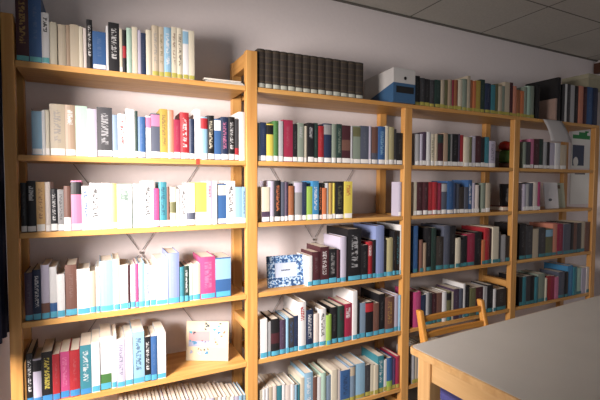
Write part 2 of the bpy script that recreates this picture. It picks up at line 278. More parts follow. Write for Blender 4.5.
# ------------------------------------------------------------------ books
BOOKS = """0|A|0.0447|0.0371|0.2337|maroon|gold|L|teal|thick maroon book with gold lettering, top shelf, left bay, at its left end
0|A|0.0820|0.0377|0.2316|blue|white|N|teal|thick blue book, top shelf, left bay, between maroon and white
0|A|0.1116|0.0230|0.1733|white|black|H|teal|white book with black lettering, top shelf, left bay, between blue and cream
0|A|0.1343|0.0231|0.1467|cream|grey|N||short cream book, top shelf, left bay, between white and beige
0|A|0.1609|0.0244|0.1410|beige|grey|N||short beige book, top shelf, left bay, between cream and tan
0|A|0.1792|0.0123|0.1441|tan|grey|N||thin tan book, top shelf, left bay, between beige and beige
0|A|0.1994|0.0281|0.1476|beige|teal|N||short beige book, top shelf, left bay, between tan and cream
0|A|0.2197|0.0126|0.1440|cream|grey|N||thin cream book, top shelf, left bay, between beige and ivory
0|A|0.2315|0.0111|0.1425|ivory|grey|N||thin ivory book, top shelf, left bay, between cream and black
0|A|0.2470|0.0193|0.1752|black|white|L||black book with white lettering, top shelf, left bay, between ivory and blue
0|A|0.2783|0.0442|0.1360|blue|navy|N|white|thick blue book, top shelf, left bay, between black and white
0|A|0.3047|0.0083|0.1619|white|grey|N|white|
0|A|0.3274|0.0370|0.1767|black|white|L||thick black book with white lettering, top shelf, left bay, between white and cream
0|A|0.3505|0.0096|0.1588|cream|grey|N|white|
0|A|0.3625|0.0144|0.1571|black|red|M||thin black book with red middle, top shelf, left bay, between cream and mint
0|A|0.3793|0.0191|0.1672|mint|grey|N||mint book, top shelf, left bay, between black and cream
0|A|0.3985|0.0193|0.1741|cream|grey|N||cream book, top shelf, left bay, between mint and lilac
0|A|0.4143|0.0124|0.1656|lilac|grey|N||thin lilac book, top shelf, left bay, between cream and navy
0|A|0.4293|0.0179|0.1569|navy|white|N||navy book, top shelf, left bay, between lilac and cream
0|A|0.4491|0.0217|0.1714|cream|grey|N||cream book, top shelf, left bay, between navy and beige
0|A|0.4729|0.0256|0.1923|beige|grey|L|yellow|tall beige book with grey lettering, top shelf, left bay, between cream and beige
0|A|0.4949|0.0185|0.1904|beige|olive|L|yellow|tall beige book with olive lettering, top shelf, left bay, between beige and sky
0|A|0.5182|0.0282|0.1924|sky|white|L|yellow|tall sky book with white lettering, top shelf, left bay, between beige and cream
0|A|0.5427|0.0209|0.1984|cream|brown|L|yellow|tall cream book with brown lettering, top shelf, left bay, between sky and cream
0|A|0.5647|0.0231|0.1982|cream|black|L|yellow|tall cream book with black lettering, top shelf, left bay, between cream and white
0|A|0.5873|0.0222|0.1942|white|sky|T|yellow|tall white book with sky top, top shelf, left bay, between cream and cream
0|A|0.6099|0.0229|0.1940|cream|grey|N|yellow|tall cream book, top shelf, left bay, at its right end
0|B|0.0792|0.0307|0.1520|sky|navy|N|white|short sky book, second shelf, left bay, at its left end
0|B|0.0997|0.0104|0.1554|white|grey|N|white|thin white book, second shelf, left bay, between sky and cream
0|B|0.1109|0.0119|0.1580|cream|grey|N|white|thin cream book, second shelf, left bay, between white and beige
0|B|0.1406|0.0471|0.1813|beige|grey|L|white|thick beige book with grey lettering, second shelf, left bay, between cream and tan
0|B|0.1805|0.0327|0.1812|tan|white|H|white|tan book with white lettering, second shelf, left bay, between beige and mint
0|B|0.2158|0.0382|0.1807|mint|white|N|white|mint book, second shelf, left bay, between tan and lilac
0|B|0.2502|0.0309|0.1728|lilac|grey|N|white|lilac book, second shelf, left bay, between mint and charcoal
0|B|0.2915|0.0516|0.1816|charcoal|silver|L|white|thick charcoal book with silver lettering, second shelf, left bay, between lilac and grey-blue
0|B|0.3264|0.0187|0.1568|greyblue|white|N|white|thin grey-blue book, second shelf, left bay, between charcoal and white
0|B|0.3495|0.0275|0.1623|white|red|L|white|white book with red lettering, second shelf, left bay, between grey-blue and white
0|B|0.3787|0.0305|0.1832|white|grey|N|white|white book, second shelf, left bay, between white and pine
0|B|0.3997|0.0117|0.1774|pine|grey|N|white|thin pine book, second shelf, left bay, between white and blue
0|B|0.4188|0.0269|0.1562|blue|sky|N|white|short blue book, second shelf, left bay, between pine and white
0|B|0.4423|0.0200|0.1617|white|pink|T|white|white book with pink top, second shelf, left bay, between blue and slate
0|B|0.4689|0.0332|0.1733|slate|pink|T|white|slate book with pink top, second shelf, left bay, between white and ochre
0|B|0.5000|0.0289|0.1931|ochre|brown|L|white|tall ochre book with brown lettering, second shelf, left bay, between slate and salmon
0|B|0.5264|0.0240|0.1913|salmon|white|N|white|salmon book, second shelf, left bay, between ochre and crimson
0|B|0.5507|0.0251|0.1559|crimson|white|N|white|short crimson book, second shelf, left bay, between salmon and red
0|B|0.5806|0.0345|0.1858|red|white|L|white|red book with white lettering, second shelf, left bay, between crimson and navy
0|B|0.6085|0.0215|0.1620|navy|white|N|white|navy book, second shelf, left bay, between red and white
0|B|0.6315|0.0242|0.2018|white|lilac|N|white|tall white book, second shelf, left bay, between navy and sky
0|B|0.6574|0.0278|0.1735|sky|red|T|white|sky book with red top, second shelf, left bay, between white and black
0|B|0.6858|0.0290|0.1817|black|cream|L|white|black book with cream lettering, second shelf, left bay, between sky and blue
0|B|0.7139|0.0274|0.1694|blue|white|T|white|blue book with white top, second shelf, left bay, between black and navy
0|B|0.7437|0.0321|0.1798|navy|pink|L|white|navy book with pink lettering, second shelf, left bay, between blue and black
0|B|0.7738|0.0282|0.1820|black|white|L|white|black book with white lettering, second shelf, left bay, between navy and charcoal
0|B|0.7967|0.0176|0.1753|charcoal|red|B|white|thin charcoal book with red foot, second shelf, left bay, between black and white
0|B|0.8197|0.0283|0.2067|white|grey|N|white|tall white book, second shelf, left bay, at its right end
0|C|0.0352|0.0180|0.1713|black|grey|N|white|thin black book, third shelf, left bay, at its left end
0|C|0.0578|0.0271|0.1783|black|white|H|white|black book with white lettering, third shelf, left bay, between black and apricot
0|C|0.0846|0.0266|0.1749|apricot|brown|L|white|apricot book with brown lettering, third shelf, left bay, between black and ivory
0|C|0.1062|0.0165|0.1749|ivory|grey|N|white|thin ivory book, third shelf, left bay, between apricot and black
0|C|0.1250|0.0216|0.1503|black|white|L|white|short black book with white lettering, third shelf, left bay, between ivory and grey
0|C|0.1453|0.0191|0.1484|grey|black|L|white|short grey book with black lettering, third shelf, left bay, between black and brown
0|C|0.1661|0.0224|0.1608|brown|white|B|white|brown book with white foot, third shelf, left bay, between grey and pink
0|C|0.1950|0.0348|0.1805|pink|black|T|white|pink book with black top, third shelf, left bay, between brown and white
0|C|0.2243|0.0242|0.1607|white|blue|L|white|white book with blue lettering, third shelf, left bay, between pink and white
0|C|0.2554|0.0378|0.1716|white|black|L|white|white book with black lettering, third shelf, left bay, between white and ivory
0|C|0.2910|0.0335|0.1717|ivory|grey|N|white|ivory book, third shelf, left bay, between white and apricot
0|C|0.3180|0.0204|0.1699|apricot|cream|N|white|apricot book, third shelf, left bay, between ivory and mint
0|C|0.3543|0.0522|0.1680|mint|charcoal|H|white|thick mint book with charcoal lettering, third shelf, left bay, between apricot and white
0|C|0.3992|0.0375|0.1680|white|grey|H|white|white book with grey lettering, third shelf, left bay, between mint and white
0|C|0.4381|0.0401|0.1796|white|black|L|white|white book with black lettering, third shelf, left bay, between white and magenta
0|C|0.4682|0.0204|0.1505|magenta|pink|N|white|magenta book, third shelf, left bay, between white and teal
0|C|0.4937|0.0301|0.1759|teal|navy|L|white|teal book with navy lettering, third shelf, left bay, between magenta and brown
0|C|0.5134|0.0095|0.1562|brown|black|N|white|
0|C|0.5316|0.0269|0.1561|cream|olive|M|white|cream book with olive middle, third shelf, left bay, between brown and white
0|C|0.5518|0.0136|0.1481|white|grey|N|white|thin white book, third shelf, left bay, between cream and white
0|C|0.5724|0.0275|0.1600|white|black|L|white|white book with black lettering, third shelf, left bay, between white and white
0|C|0.6023|0.0320|0.1721|white|slate|B|white|white book with slate foot, third shelf, left bay, between white and yellow
0|C|0.6427|0.0490|0.1742|yellow|white|B|white|thick yellow book with white foot, third shelf, left bay, between white and lilac
0|C|0.6777|0.0208|0.1805|lilac|red|H|white|lilac book with red lettering, third shelf, left bay, between yellow and white
0|C|0.6986|0.0210|0.1805|white|grey|N|white|white book, third shelf, left bay, between lilac and blue
0|C|0.7298|0.0415|0.1681|blue|cream|T|white|thick blue book with cream top, third shelf, left bay, between white and white
0|C|0.7691|0.0371|0.1808|white|black|L|white|white book with black lettering, third shelf, left bay, between blue and sky
0|C|0.8027|0.0302|0.1553|sky|white|N|white|sky book, third shelf, left bay, between white and sky
0|C|0.8258|0.0160|0.1553|sky|navy|L|white|thin sky book with navy lettering, third shelf, left bay, at its right end
0|D|0.0424|0.0233|0.1701|plum|grey|N|cyan|plum book, fourth shelf, left bay, at its left end
0|D|0.0668|0.0251|0.1783|navy|white|L|cyan|navy book with white lettering, fourth shelf, left bay, between plum and lilac
0|D|0.0923|0.0255|0.1936|lilac|brown|B|cyan|tall lilac book with brown foot, fourth shelf, left bay, between navy and white
0|D|0.1165|0.0229|0.1844|white|blue|B|cyan|white book with blue foot, fourth shelf, left bay, between lilac and white
0|D|0.1400|0.0247|0.1570|white|grey|N|cyan|white book, fourth shelf, left bay, between white and brown
0|D|0.1717|0.0378|0.1866|brown|white|N|cyan|brown book, fourth shelf, left bay, between white and white
0|D|0.2115|0.0420|0.1684|white|grey|N|cyan|thick white book, fourth shelf, left bay, between brown and beige
0|D|0.2423|0.0197|0.1581|beige|white|N|cyan|beige book, fourth shelf, left bay, between white and white
0|D|0.2590|0.0133|0.1714|white|grey|N|cyan|thin white book, fourth shelf, left bay, between beige and sky
0|D|0.2887|0.0456|0.1913|sky|white|N|cyan|thick sky book, fourth shelf, left bay, between white and cream
0|D|0.3228|0.0224|0.1961|cream|grey|N|cyan|tall cream book, fourth shelf, left bay, between sky and white
0|D|0.3478|0.0280|0.1710|white|black|N|cyan|white book, fourth shelf, left bay, between cream and maroon
0|D|0.3654|0.0071|0.1695|maroon|grey|N|cyan|
0|D|0.3789|0.0199|0.1683|white|pink|N|cyan|white book, fourth shelf, left bay, between maroon and magenta
0|D|0.3941|0.0104|0.1708|magenta|grey|N|cyan|
0|D|0.4111|0.0236|0.1732|sky|white|N|cyan|sky book, fourth shelf, left bay, between magenta and white
0|D|0.4321|0.0183|0.1675|white|blue|L|cyan|thin white book with blue lettering, fourth shelf, left bay, between sky and ivory
0|D|0.4524|0.0223|0.1618|ivory|red|N|cyan|ivory book, fourth shelf, left bay, between white and white
0|D|0.4858|0.0442|0.1827|white|grey|N|cyan|thick white book, fourth shelf, left bay, between ivory and periwinkle
0|D|0.5306|0.0449|0.2032|periwinkle|sky|N|cyan|thick periwinkle book, fourth shelf, left bay, between white and teal
0|D|0.5630|0.0205|0.1438|teal|white|N|cyan|short teal book, fourth shelf, left bay, between periwinkle and pine
0|D|0.5813|0.0159|0.1463|pine|white|L|cyan|thin pine book with white lettering, fourth shelf, left bay, between teal and mint
0|D|0.5983|0.0181|0.1488|mint|grey|N|cyan|thin mint book, fourth shelf, left bay, between pine and cream
0|D|0.6227|0.0306|0.1508|cream|red|N|cyan|short cream book, fourth shelf, left bay, between mint and magenta
0|D|0.6698|0.0635|0.1760|magenta|pink|L|cyan|thick magenta book with pink lettering, fourth shelf, left bay, between cream and blue
0|D|0.7347|0.0661|0.1687|blue|sky|T|cyan|thick blue book with sky top, fourth shelf, left bay, at its right end
0|E|0.0388|0.0205|0.1833|black|white|L|blue|black book with white lettering, fifth shelf, left bay, at its left end
0|E|0.0615|0.0253|0.1612|lilac|black|T|blue|short lilac book with black top, fifth shelf, left bay, between black and black
0|E|0.0912|0.0333|0.1807|black|yellow|L|blue|black book with yellow lettering, fifth shelf, left bay, between lilac and red
0|E|0.1194|0.0231|0.1682|red|white|N|blue|red book, fifth shelf, left bay, between black and magenta
0|E|0.1459|0.0298|0.1706|magenta|pink|L|blue|magenta book with pink lettering, fifth shelf, left bay, between red and red
0|E|0.1777|0.0335|0.1721|red|salmon|N|blue|red book, fifth shelf, left bay, between magenta and teal
0|E|0.2135|0.0375|0.1843|teal|white|L|blue|teal book with white lettering, fifth shelf, left bay, between red and white
0|E|0.2465|0.0283|0.1898|white|grey|N|cyan|white book, fifth shelf, left bay, between teal and white
0|E|0.2804|0.0390|0.2030|white|green|B|cyan|tall white book with green foot, fifth shelf, left bay, between white and white
0|E|0.3095|0.0190|0.2019|white|grey|N|cyan|thin white book, fifth shelf, left bay, between white and lilac
0|E|0.3329|0.0280|0.1864|lilac|slate|L|cyan|lilac book with slate lettering, fifth shelf, left bay, between white and white
0|E|0.3607|0.0274|0.1894|white|pink|N|cyan|white book, fifth shelf, left bay, between lilac and sky
0|E|0.3959|0.0428|0.2032|sky|navy|L|cyan|thick sky book with navy lettering, fifth shelf, left bay, between white and black
0|E|0.4292|0.0240|0.1779|black|white|L|cyan|black book with white lettering, fifth shelf, left bay, between sky and blue
0|E|0.4525|0.0225|0.1779|blue|white|N|cyan|blue book, fifth shelf, left bay, between black and white
0|E|0.4810|0.0342|0.1853|white|grey|N|cyan|white book, fifth shelf, left bay, at its right end
0|F|0.3320|0.0141|0.2388|ivory|grey|N|white|
0|F|0.3464|0.0146|0.2364|white|grey|N|white|
0|F|0.3611|0.0147|0.2340|cream|grey|N|white|
0|F|0.3759|0.0148|0.2320|white|grey|N|white|
0|F|0.3908|0.0149|0.2296|lilac|grey|N|white|
0|F|0.4058|0.0151|0.2271|beige|grey|N|white|
0|F|0.4210|0.0152|0.2246|ivory|grey|N|white|
0|F|0.4363|0.0153|0.2221|white|grey|N|white|
0|F|0.4517|0.0155|0.2200|cream|grey|N|white|
0|F|0.4673|0.0156|0.2174|white|grey|N|white|
0|F|0.4830|0.0157|0.2149|lilac|grey|N|white|
0|F|0.4988|0.0159|0.2123|beige|grey|N|white|
0|F|0.5148|0.0160|0.2096|ivory|grey|N|white|
0|F|0.5309|0.0161|0.2074|white|grey|N|white|
0|F|0.5472|0.0163|0.2048|cream|grey|N|white|
0|F|0.5636|0.0164|0.2021|white|grey|N|white|
0|F|0.5801|0.0166|0.1994|lilac|grey|N|white|
0|F|0.5968|0.0167|0.1966|beige|grey|N|white|
0|F|0.6136|0.0169|0.1943|ivory|grey|N|white|
0|F|0.6306|0.0170|0.1915|white|grey|N|white|
0|F|0.6478|0.0172|0.1887|cream|grey|N|white|
0|F|0.6651|0.0174|0.1859|white|grey|N|white|
0|F|0.6825|0.0175|0.1830|lilac|grey|N|white|
0|F|0.7001|0.0177|0.1806|beige|grey|N|white|
0|F|0.7179|0.0178|0.1777|ivory|grey|N|white|
0|F|0.7358|0.0180|0.1747|white|grey|N|white|
0|F|0.7539|0.0182|0.1718|cream|grey|N|white|
0|F|0.7722|0.0183|0.1688|white|grey|N|white|
0|F|0.7907|0.0185|0.1662|lilac|grey|N|white|
0|F|0.8093|0.0187|0.1631|sky|grey|N|white|
0|F|0.8262|0.0152|0.1601|sky|grey|N|white|
1|A|0.9074|0.0350|0.1673|umber|gold|G|silver|dark brown book in matching set, top shelf, second bay, first from left
1|A|0.9428|0.0357|0.1677|umber|gold|G|silver|dark brown book in matching set, top shelf, second bay, second from left
1|A|0.9785|0.0358|0.1685|umber|gold|G|silver|dark brown book in matching set, top shelf, second bay, third from left
1|A|1.0149|0.0370|0.1689|umber|gold|G|silver|dark brown book in matching set, top shelf, second bay, fourth from left
1|A|1.0519|0.0371|0.1698|umber|gold|G|silver|dark brown book in matching set, top shelf, second bay, fifth from left
1|A|1.0897|0.0383|0.1702|umber|gold|G|silver|dark brown book in matching set, top shelf, second bay, sixth from left
1|A|1.1284|0.0390|0.1707|umber|gold|G|silver|dark brown book in matching set, top shelf, second bay, seventh from left
1|A|1.1675|0.0392|0.1716|umber|gold|G|silver|dark brown book in matching set, top shelf, second bay, eighth from left
1|A|1.2074|0.0405|0.1720|umber|gold|G|silver|dark brown book in matching set, top shelf, second bay, ninth from left
1|A|1.2481|0.0407|0.1729|umber|gold|G|silver|dark brown book in matching set, top shelf, second bay, tenth from left
1|A|1.2895|0.0421|0.1734|umber|gold|G|silver|dark brown book in matching set, top shelf, second bay, eleventh from left
1|A|1.3320|0.0429|0.1739|umber|gold|G|silver|dark brown book in matching set, top shelf, second bay, twelfth from left
1|A|1.3751|0.0432|0.1749|umber|gold|G|silver|dark brown book in matching set, top shelf, second bay, thirteenth from left
1|A|1.4190|0.0446|0.1754|umber|gold|G|silver|dark brown book in matching set, top shelf, second bay, fourteenth from left
1|B|0.8965|0.0125|0.1651|greyblue|grey|N|white|
1|B|0.9156|0.0257|0.1685|navy|grey|N|white|navy book, second shelf, second bay, between grey-blue and yellow
1|B|0.9459|0.0351|0.1640|yellow|black|T|white|yellow book with black top, second shelf, second bay, between navy and green
1|B|0.9757|0.0245|0.1791|green|grey|N|white|green book, second shelf, second bay, between yellow and silver
1|B|0.9989|0.0219|0.1807|silver|grey|N|white|silver book, second shelf, second bay, between green and crimson
1|B|1.0346|0.0495|0.1876|crimson|maroon|N|white|thick crimson book, second shelf, second bay, between silver and black
1|B|1.0714|0.0242|0.1722|black|grey|N|white|black book, second shelf, second bay, between crimson and sage
1|B|1.0980|0.0291|0.1784|sage|silver|H|white|sage book with silver lettering, second shelf, second bay, between black and cream
1|B|1.1229|0.0206|0.1664|cream|grey|N|white|thin cream book, second shelf, second bay, between sage and black
1|B|1.1494|0.0324|0.1818|black|silver|H|white|black book with silver lettering, second shelf, second bay, between cream and pine
1|B|1.1770|0.0228|0.1836|pine|grey|N|white|pine book, second shelf, second bay, between black and red
1|B|1.2053|0.0338|0.1716|red|maroon|N|white|red book, second shelf, second bay, between pine and navy
1|B|1.2432|0.0420|0.1857|navy|grey|T|white|navy book with grey top, second shelf, second bay, between red and sage
1|B|1.2781|0.0277|0.1856|sage|green|N|white|sage book, second shelf, second bay, between navy and pine
1|B|1.3060|0.0281|0.1874|pine|sage|L|white|pine book with sage lettering, second shelf, second bay, between sage and maroon
1|B|1.3446|0.0492|0.1828|maroon|brown|M|white|thick maroon book with brown middle, second shelf, second bay, between pine and silver
1|B|1.3762|0.0139|0.1824|silver|grey|N|white|
1|B|1.4052|0.0441|0.1842|sage|olive|T|white|sage book with olive top, second shelf, second bay, between silver and slate
1|B|1.4527|0.0510|0.1872|slate|grey|N|white|thick slate book, second shelf, second bay, between sage and lilac
1|B|1.4852|0.0140|0.1892|lilac|grey|N|white|
1|B|1.5144|0.0444|0.1861|brown|slate|B|white|brown book with slate foot, second shelf, second bay, between lilac and blue
1|B|1.5582|0.0433|0.1913|blue|sky|L|white|blue book with sky lettering, second shelf, second bay, between brown and cream
1|B|1.5888|0.0178|0.1958|cream|grey|N|white|
1|B|1.6164|0.0373|0.1924|khaki|grey|N|white|khaki book, second shelf, second bay, between cream and charcoal
1|B|1.6440|0.0176|0.1839|charcoal|grey|N|white|
1|B|1.6721|0.0382|0.1650|black|grey|N|white|black book, second shelf, second bay, at its right end
1|C|0.9266|0.0364|0.1550|cream|plum|B|white|short cream book with plum foot, third shelf, second bay, at its left end
1|C|0.9568|0.0240|0.1815|lilac|grey|N|white|lilac book, third shelf, second bay, between cream and black
1|C|0.9845|0.0316|0.1838|black|orange|L|white|black book with orange lettering, third shelf, second bay, between lilac and slate
1|C|1.0094|0.0182|0.1772|slate|grey|N|white|thin slate book, third shelf, second bay, between black and plum
1|C|1.0275|0.0179|0.1772|plum|grey|N|white|thin plum book, third shelf, second bay, between slate and rust
1|C|1.0507|0.0286|0.1591|rust|brown|N|white|rust book, third shelf, second bay, between plum and grey
1|C|1.0887|0.0393|0.1797|grey|lilac|T|white|grey book with lilac top, third shelf, second bay, between rust and navy
1|C|1.1201|0.0233|0.1774|navy|grey|N|white|navy book, third shelf, second bay, between grey and lime
1|C|1.1454|0.0273|0.1566|lime|green|N|white|lime book, third shelf, second bay, between navy and azure
1|C|1.1758|0.0335|0.1823|azure|white|L|white|azure book with white lettering, third shelf, second bay, between lime and black
1|C|1.2031|0.0210|0.1730|black|orange|L|white|black book with orange lettering, third shelf, second bay, between azure and orange
1|C|1.2243|0.0212|0.1494|orange|red|L|white|
1|C|1.2422|0.0148|0.1730|silver|blue|T|white|
1|C|1.2593|0.0194|0.1730|gold|yellow|N|white|
1|C|1.2774|0.0167|0.1731|yellow|gold|N|white|
1|C|1.3098|0.0481|0.1803|black|olive|L|white|thick black book with olive lettering, third shelf, second bay, between yellow and yellow
1|C|1.3570|0.0463|0.1805|yellow|red|H|white|thick yellow book with red lettering, third shelf, second bay, between black and lilac
1|C|1.6832|0.0212|0.1789|lilac|grey|G|white|lilac book with grey bands, third shelf, second bay, at its right end
1|D|1.1471|0.0249|0.1427|white|maroon|N|cyan|short white book, fourth shelf, second bay, at its left end
1|D|1.1821|0.0452|0.1589|maroon|grey|N|cyan|short maroon book, fourth shelf, second bay, between white and maroon
1|D|1.2282|0.0473|0.1795|maroon|white|L|cyan|short maroon book with white lettering, fourth shelf, second bay, between maroon and black
1|D|1.2743|0.0449|0.1666|black|grey|L|cyan|short black book with grey lettering, fourth shelf, second bay, between maroon and maroon
1|D|1.3067|0.0199|0.1594|maroon|grey|N|cyan|
1|D|1.3340|0.0351|0.2212|lilac|khaki|N|cyan|lilac book, fourth shelf, second bay, between maroon and black
1|D|1.3992|0.0794|0.2572|black|silver|L|cyan|thick black book with silver lettering, fourth shelf, second bay, between lilac and black
1|D|1.4586|0.0384|0.1737|black|grey|N|cyan|short black book, fourth shelf, second bay, between black and red
1|D|1.4934|0.0315|0.1867|red|white|H|cyan|red book with white lettering, fourth shelf, second bay, between black and black
1|D|1.5184|0.0187|0.1953|black|grey|N|cyan|
1|D|1.5533|0.0520|0.2651|periwinkle|sky|N|cyan|thick periwinkle book, fourth shelf, second bay, between black and black
1|D|1.5895|0.0193|0.1910|black|grey|N|cyan|
1|D|1.6179|0.0378|0.1997|khaki|cream|N|cyan|khaki book, fourth shelf, second bay, between black and black
1|D|1.6477|0.0224|0.2346|black|grey|N|cyan|thin black book, fourth shelf, second bay, between khaki and black
1|D|1.6733|0.0287|0.2333|black|teal|L|cyan|tall black book with teal lettering, fourth shelf, second bay, between black and white
1|D|1.6906|0.0065|0.2638|white|grey|N|cyan|thin white book, fourth shelf, second bay, at its right end
1|E|0.9158|0.0334|0.1772|white|grey|N|cyan|white book, fifth shelf, second bay, at its left end
1|E|0.9421|0.0193|0.1596|silver|grey|N|cyan|thin silver book, fifth shelf, second bay, between white and black
1|E|0.9721|0.0407|0.1688|black|maroon|M|cyan|black book with maroon middle, fifth shelf, second bay, between silver and plum
1|E|1.0092|0.0335|0.1586|plum|navy|N|cyan|short plum book, fifth shelf, second bay, between black and sky
1|E|1.0335|0.0152|0.1643|sky|white|N|cyan|
1|E|1.0546|0.0270|0.1612|charcoal|blue|L|cyan|short charcoal book with blue lettering, fifth shelf, second bay, between sky and navy
1|E|1.0789|0.0217|0.1670|navy|white|N|cyan|thin navy book, fifth shelf, second bay, between charcoal and white
1|E|1.1093|0.0392|0.2287|white|red|H|cyan|tall white book with red lettering, fifth shelf, second bay, between navy and navy
1|E|1.1490|0.0400|0.1855|navy|white|L|cyan|navy book with white lettering, fifth shelf, second bay, between white and ivory
1|E|1.1855|0.0331|0.1611|ivory|pink|N|cyan|short ivory book, fifth shelf, second bay, between navy and white
1|E|1.2210|0.0380|0.1803|white|black|L|cyan|white book with black lettering, fifth shelf, second bay, between ivory and lime
1|E|1.2538|0.0274|0.1464|lime|yellow|N|cyan|short lime book, fifth shelf, second bay, between white and black
1|E|1.2861|0.0375|0.1787|black|grey|N|cyan|black book, fifth shelf, second bay, between lime and pine
1|E|1.3221|0.0346|0.1813|pine|maroon|H|cyan|pine book with maroon lettering, fifth shelf, second bay, between black and crimson
1|E|1.3644|0.0500|0.1856|crimson|white|H|cyan|thick crimson book with white lettering, fifth shelf, second bay, between pine and white
1|E|1.4025|0.0269|0.2462|white|grey|N|cyan|tall white book, fifth shelf, second bay, between crimson and black
1|E|1.4243|0.0163|0.1980|black|grey|N|cyan|
1|E|1.4508|0.0367|0.1793|greyblue|sky|N|cyan|grey-blue book, fifth shelf, second bay, between black and black
1|E|1.4924|0.0467|0.1790|black|red|T|cyan|black book with red top, fifth shelf, second bay, between grey-blue and brown
1|E|1.5328|0.0342|0.1686|brown|black|N|cyan|brown book, fifth shelf, second bay, between black and black
1|E|1.5701|0.0411|0.2108|black|grey|N|cyan|tall black book, fifth shelf, second bay, between brown and brown
1|E|1.6203|0.0591|0.1889|brown|gold|L|cyan|thick brown book with gold lettering, fifth shelf, second bay, between black and lilac
1|E|1.6658|0.0321|0.1939|lilac|white|N|cyan|lilac book, fifth shelf, second bay, between brown and sky
1|E|1.6878|0.0120|0.1902|sky|white|L|cyan|thin sky book with white lettering, fifth shelf, second bay, at its right end
1|F|0.9034|0.0143|0.1671|cream|grey|N|yellow|
1|F|0.9165|0.0120|0.1687|white|grey|N|yellow|
1|F|0.9322|0.0194|0.1697|white|grey|N|yellow|
1|F|0.9505|0.0171|0.1702|beige|grey|N|yellow|
1|F|0.9689|0.0197|0.1707|ivory|grey|N|yellow|
1|F|0.9925|0.0274|0.1654|teal|white|N|yellow|
1|F|1.0163|0.0202|0.1647|white|grey|N|yellow|
1|F|1.0379|0.0229|0.1599|ivory|grey|N|yellow|
1|F|1.0609|0.0232|0.1595|white|grey|N|yellow|
1|F|1.0777|0.0104|0.1510|sky|blue|N|yellow|
1|F|1.0921|0.0183|0.1478|teal|white|L|yellow|
1|F|1.1117|0.0211|0.1771|cream|khaki|N|yellow|
1|F|1.1450|0.0456|0.1941|sky|white|L|yellow|thick sky book with white lettering, bottom shelf, second bay, between cream and brown
1|F|1.1787|0.0218|0.1675|brown|grey|N|yellow|
1|F|1.2006|0.0220|0.1628|white|grey|N|yellow|
1|F|1.2254|0.0278|0.1772|mint|khaki|N|yellow|mint book, bottom shelf, second bay, between white and grey-blue
1|F|1.2549|0.0310|0.1562|greyblue|grey|N|yellow|grey-blue book, bottom shelf, second bay, between mint and cream
1|F|1.2860|0.0315|0.1795|cream|grey|N|yellow|cream book, bottom shelf, second bay, between grey-blue and ivory
1|F|1.3118|0.0203|0.1742|ivory|beige|N|yellow|
1|F|1.3484|0.0529|0.1667|blue|navy|L|yellow|thick blue book with navy lettering, bottom shelf, second bay, between ivory and grey-blue
1|F|1.3912|0.0330|0.1783|greyblue|beige|T|yellow|grey-blue book with beige top, bottom shelf, second bay, between blue and sky
1|F|1.4390|0.0630|0.1790|sky|white|N|yellow|thick sky book, bottom shelf, second bay, between grey-blue and charcoal
1|F|1.4868|0.0325|0.1642|charcoal|grey|N|yellow|charcoal book, bottom shelf, second bay, between sky and cream
1|F|1.5140|0.0221|0.1587|cream|grey|N|yellow|
1|F|1.5378|0.0256|0.1539|cream|red|M|yellow|
1|F|1.5696|0.0388|0.1953|teal|white|L|yellow|thick teal book with white lettering, bottom shelf, second bay, between cream and white
1|F|1.5990|0.0197|0.1683|white|grey|N|yellow|
1|F|1.6263|0.0351|0.1738|blue|lime|B|yellow|blue book with lime foot, bottom shelf, second bay, between white and purple
1|F|1.6562|0.0248|0.1626|purple|white|L|yellow|
1|F|1.6811|0.0254|0.1729|crimson|purple|N|yellow|crimson book, bottom shelf, second bay, at its right end
2|A|1.7877|0.0323|0.1539|black|grey|N|yellow|short black book, top shelf, third bay, at its left end
2|A|1.8214|0.0348|0.1473|charcoal|grey|N|yellow|short charcoal book, top shelf, third bay, between black and black
2|A|1.8566|0.0353|0.1460|black|grey|N|yellow|short black book, top shelf, third bay, between charcoal and charcoal
2|A|1.8923|0.0358|0.1448|charcoal|olive|N|yellow|short charcoal book, top shelf, third bay, between black and pine
2|A|1.9295|0.0386|0.1489|pine|olive|N|yellow|short pine book, top shelf, third bay, between charcoal and beige
2|A|1.9644|0.0310|0.1528|beige|grey|N|yellow|
2|A|1.9929|0.0261|0.1560|olive|brown|N|yellow|
2|A|2.0211|0.0302|0.1619|tan|grey|N|yellow|
2|A|2.0438|0.0152|0.1617|crimson|grey|N|yellow|
2|A|2.0668|0.0307|0.1643|rust|orange|N|yellow|
2|A|2.0997|0.0350|0.1680|cream|grey|N|yellow|cream book, top shelf, third bay, between rust and sage
2|A|2.1349|0.0355|0.1775|sage|grey|N|yellow|sage book, top shelf, third bay, between cream and beige
2|A|2.1644|0.0239|0.1976|beige|grey|N|yellow|
2|A|2.1888|0.0241|0.1780|rust|grey|N|yellow|
2|A|2.2132|0.0244|0.1750|orange|brown|N|yellow|
2|A|2.2443|0.0378|0.1813|ochre|grey|N|yellow|ochre book, top shelf, third bay, between orange and pine
2|A|2.2815|0.0367|0.1912|pine|grey|N|yellow|tall pine book, top shelf, third bay, between ochre and navy
2|A|2.3239|0.0474|0.1729|navy|grey|N|yellow|thick navy book, top shelf, third bay, between pine and teal
2|A|2.3668|0.0378|0.1688|teal|green|N|yellow|
2|A|2.4017|0.0322|0.1784|olive|grey|N|yellow|
2|A|2.4349|0.0335|0.1701|beige|grey|N|yellow|
2|A|2.4628|0.0223|0.1731|sage|grey|N|yellow|
2|A|2.4960|0.0451|0.2004|beige|grey|N|yellow|tall beige book, top shelf, third bay, between sage and maroon
2|A|2.5324|0.0274|0.2014|maroon|grey|N|yellow|
2|A|2.5650|0.0369|0.1839|salmon|grey|N|yellow|
2|A|2.6009|0.0337|0.1633|rust|grey|N|yellow|
2|A|2.6340|0.0322|0.1606|orange|grey|N|yellow|
2|A|2.6639|0.0287|0.1882|sage|grey|N|yellow|
2|A|2.6956|0.0348|0.1977|mint|grey|N|yellow|
2|A|2.7316|0.0372|0.2015|sage|grey|N|yellow|
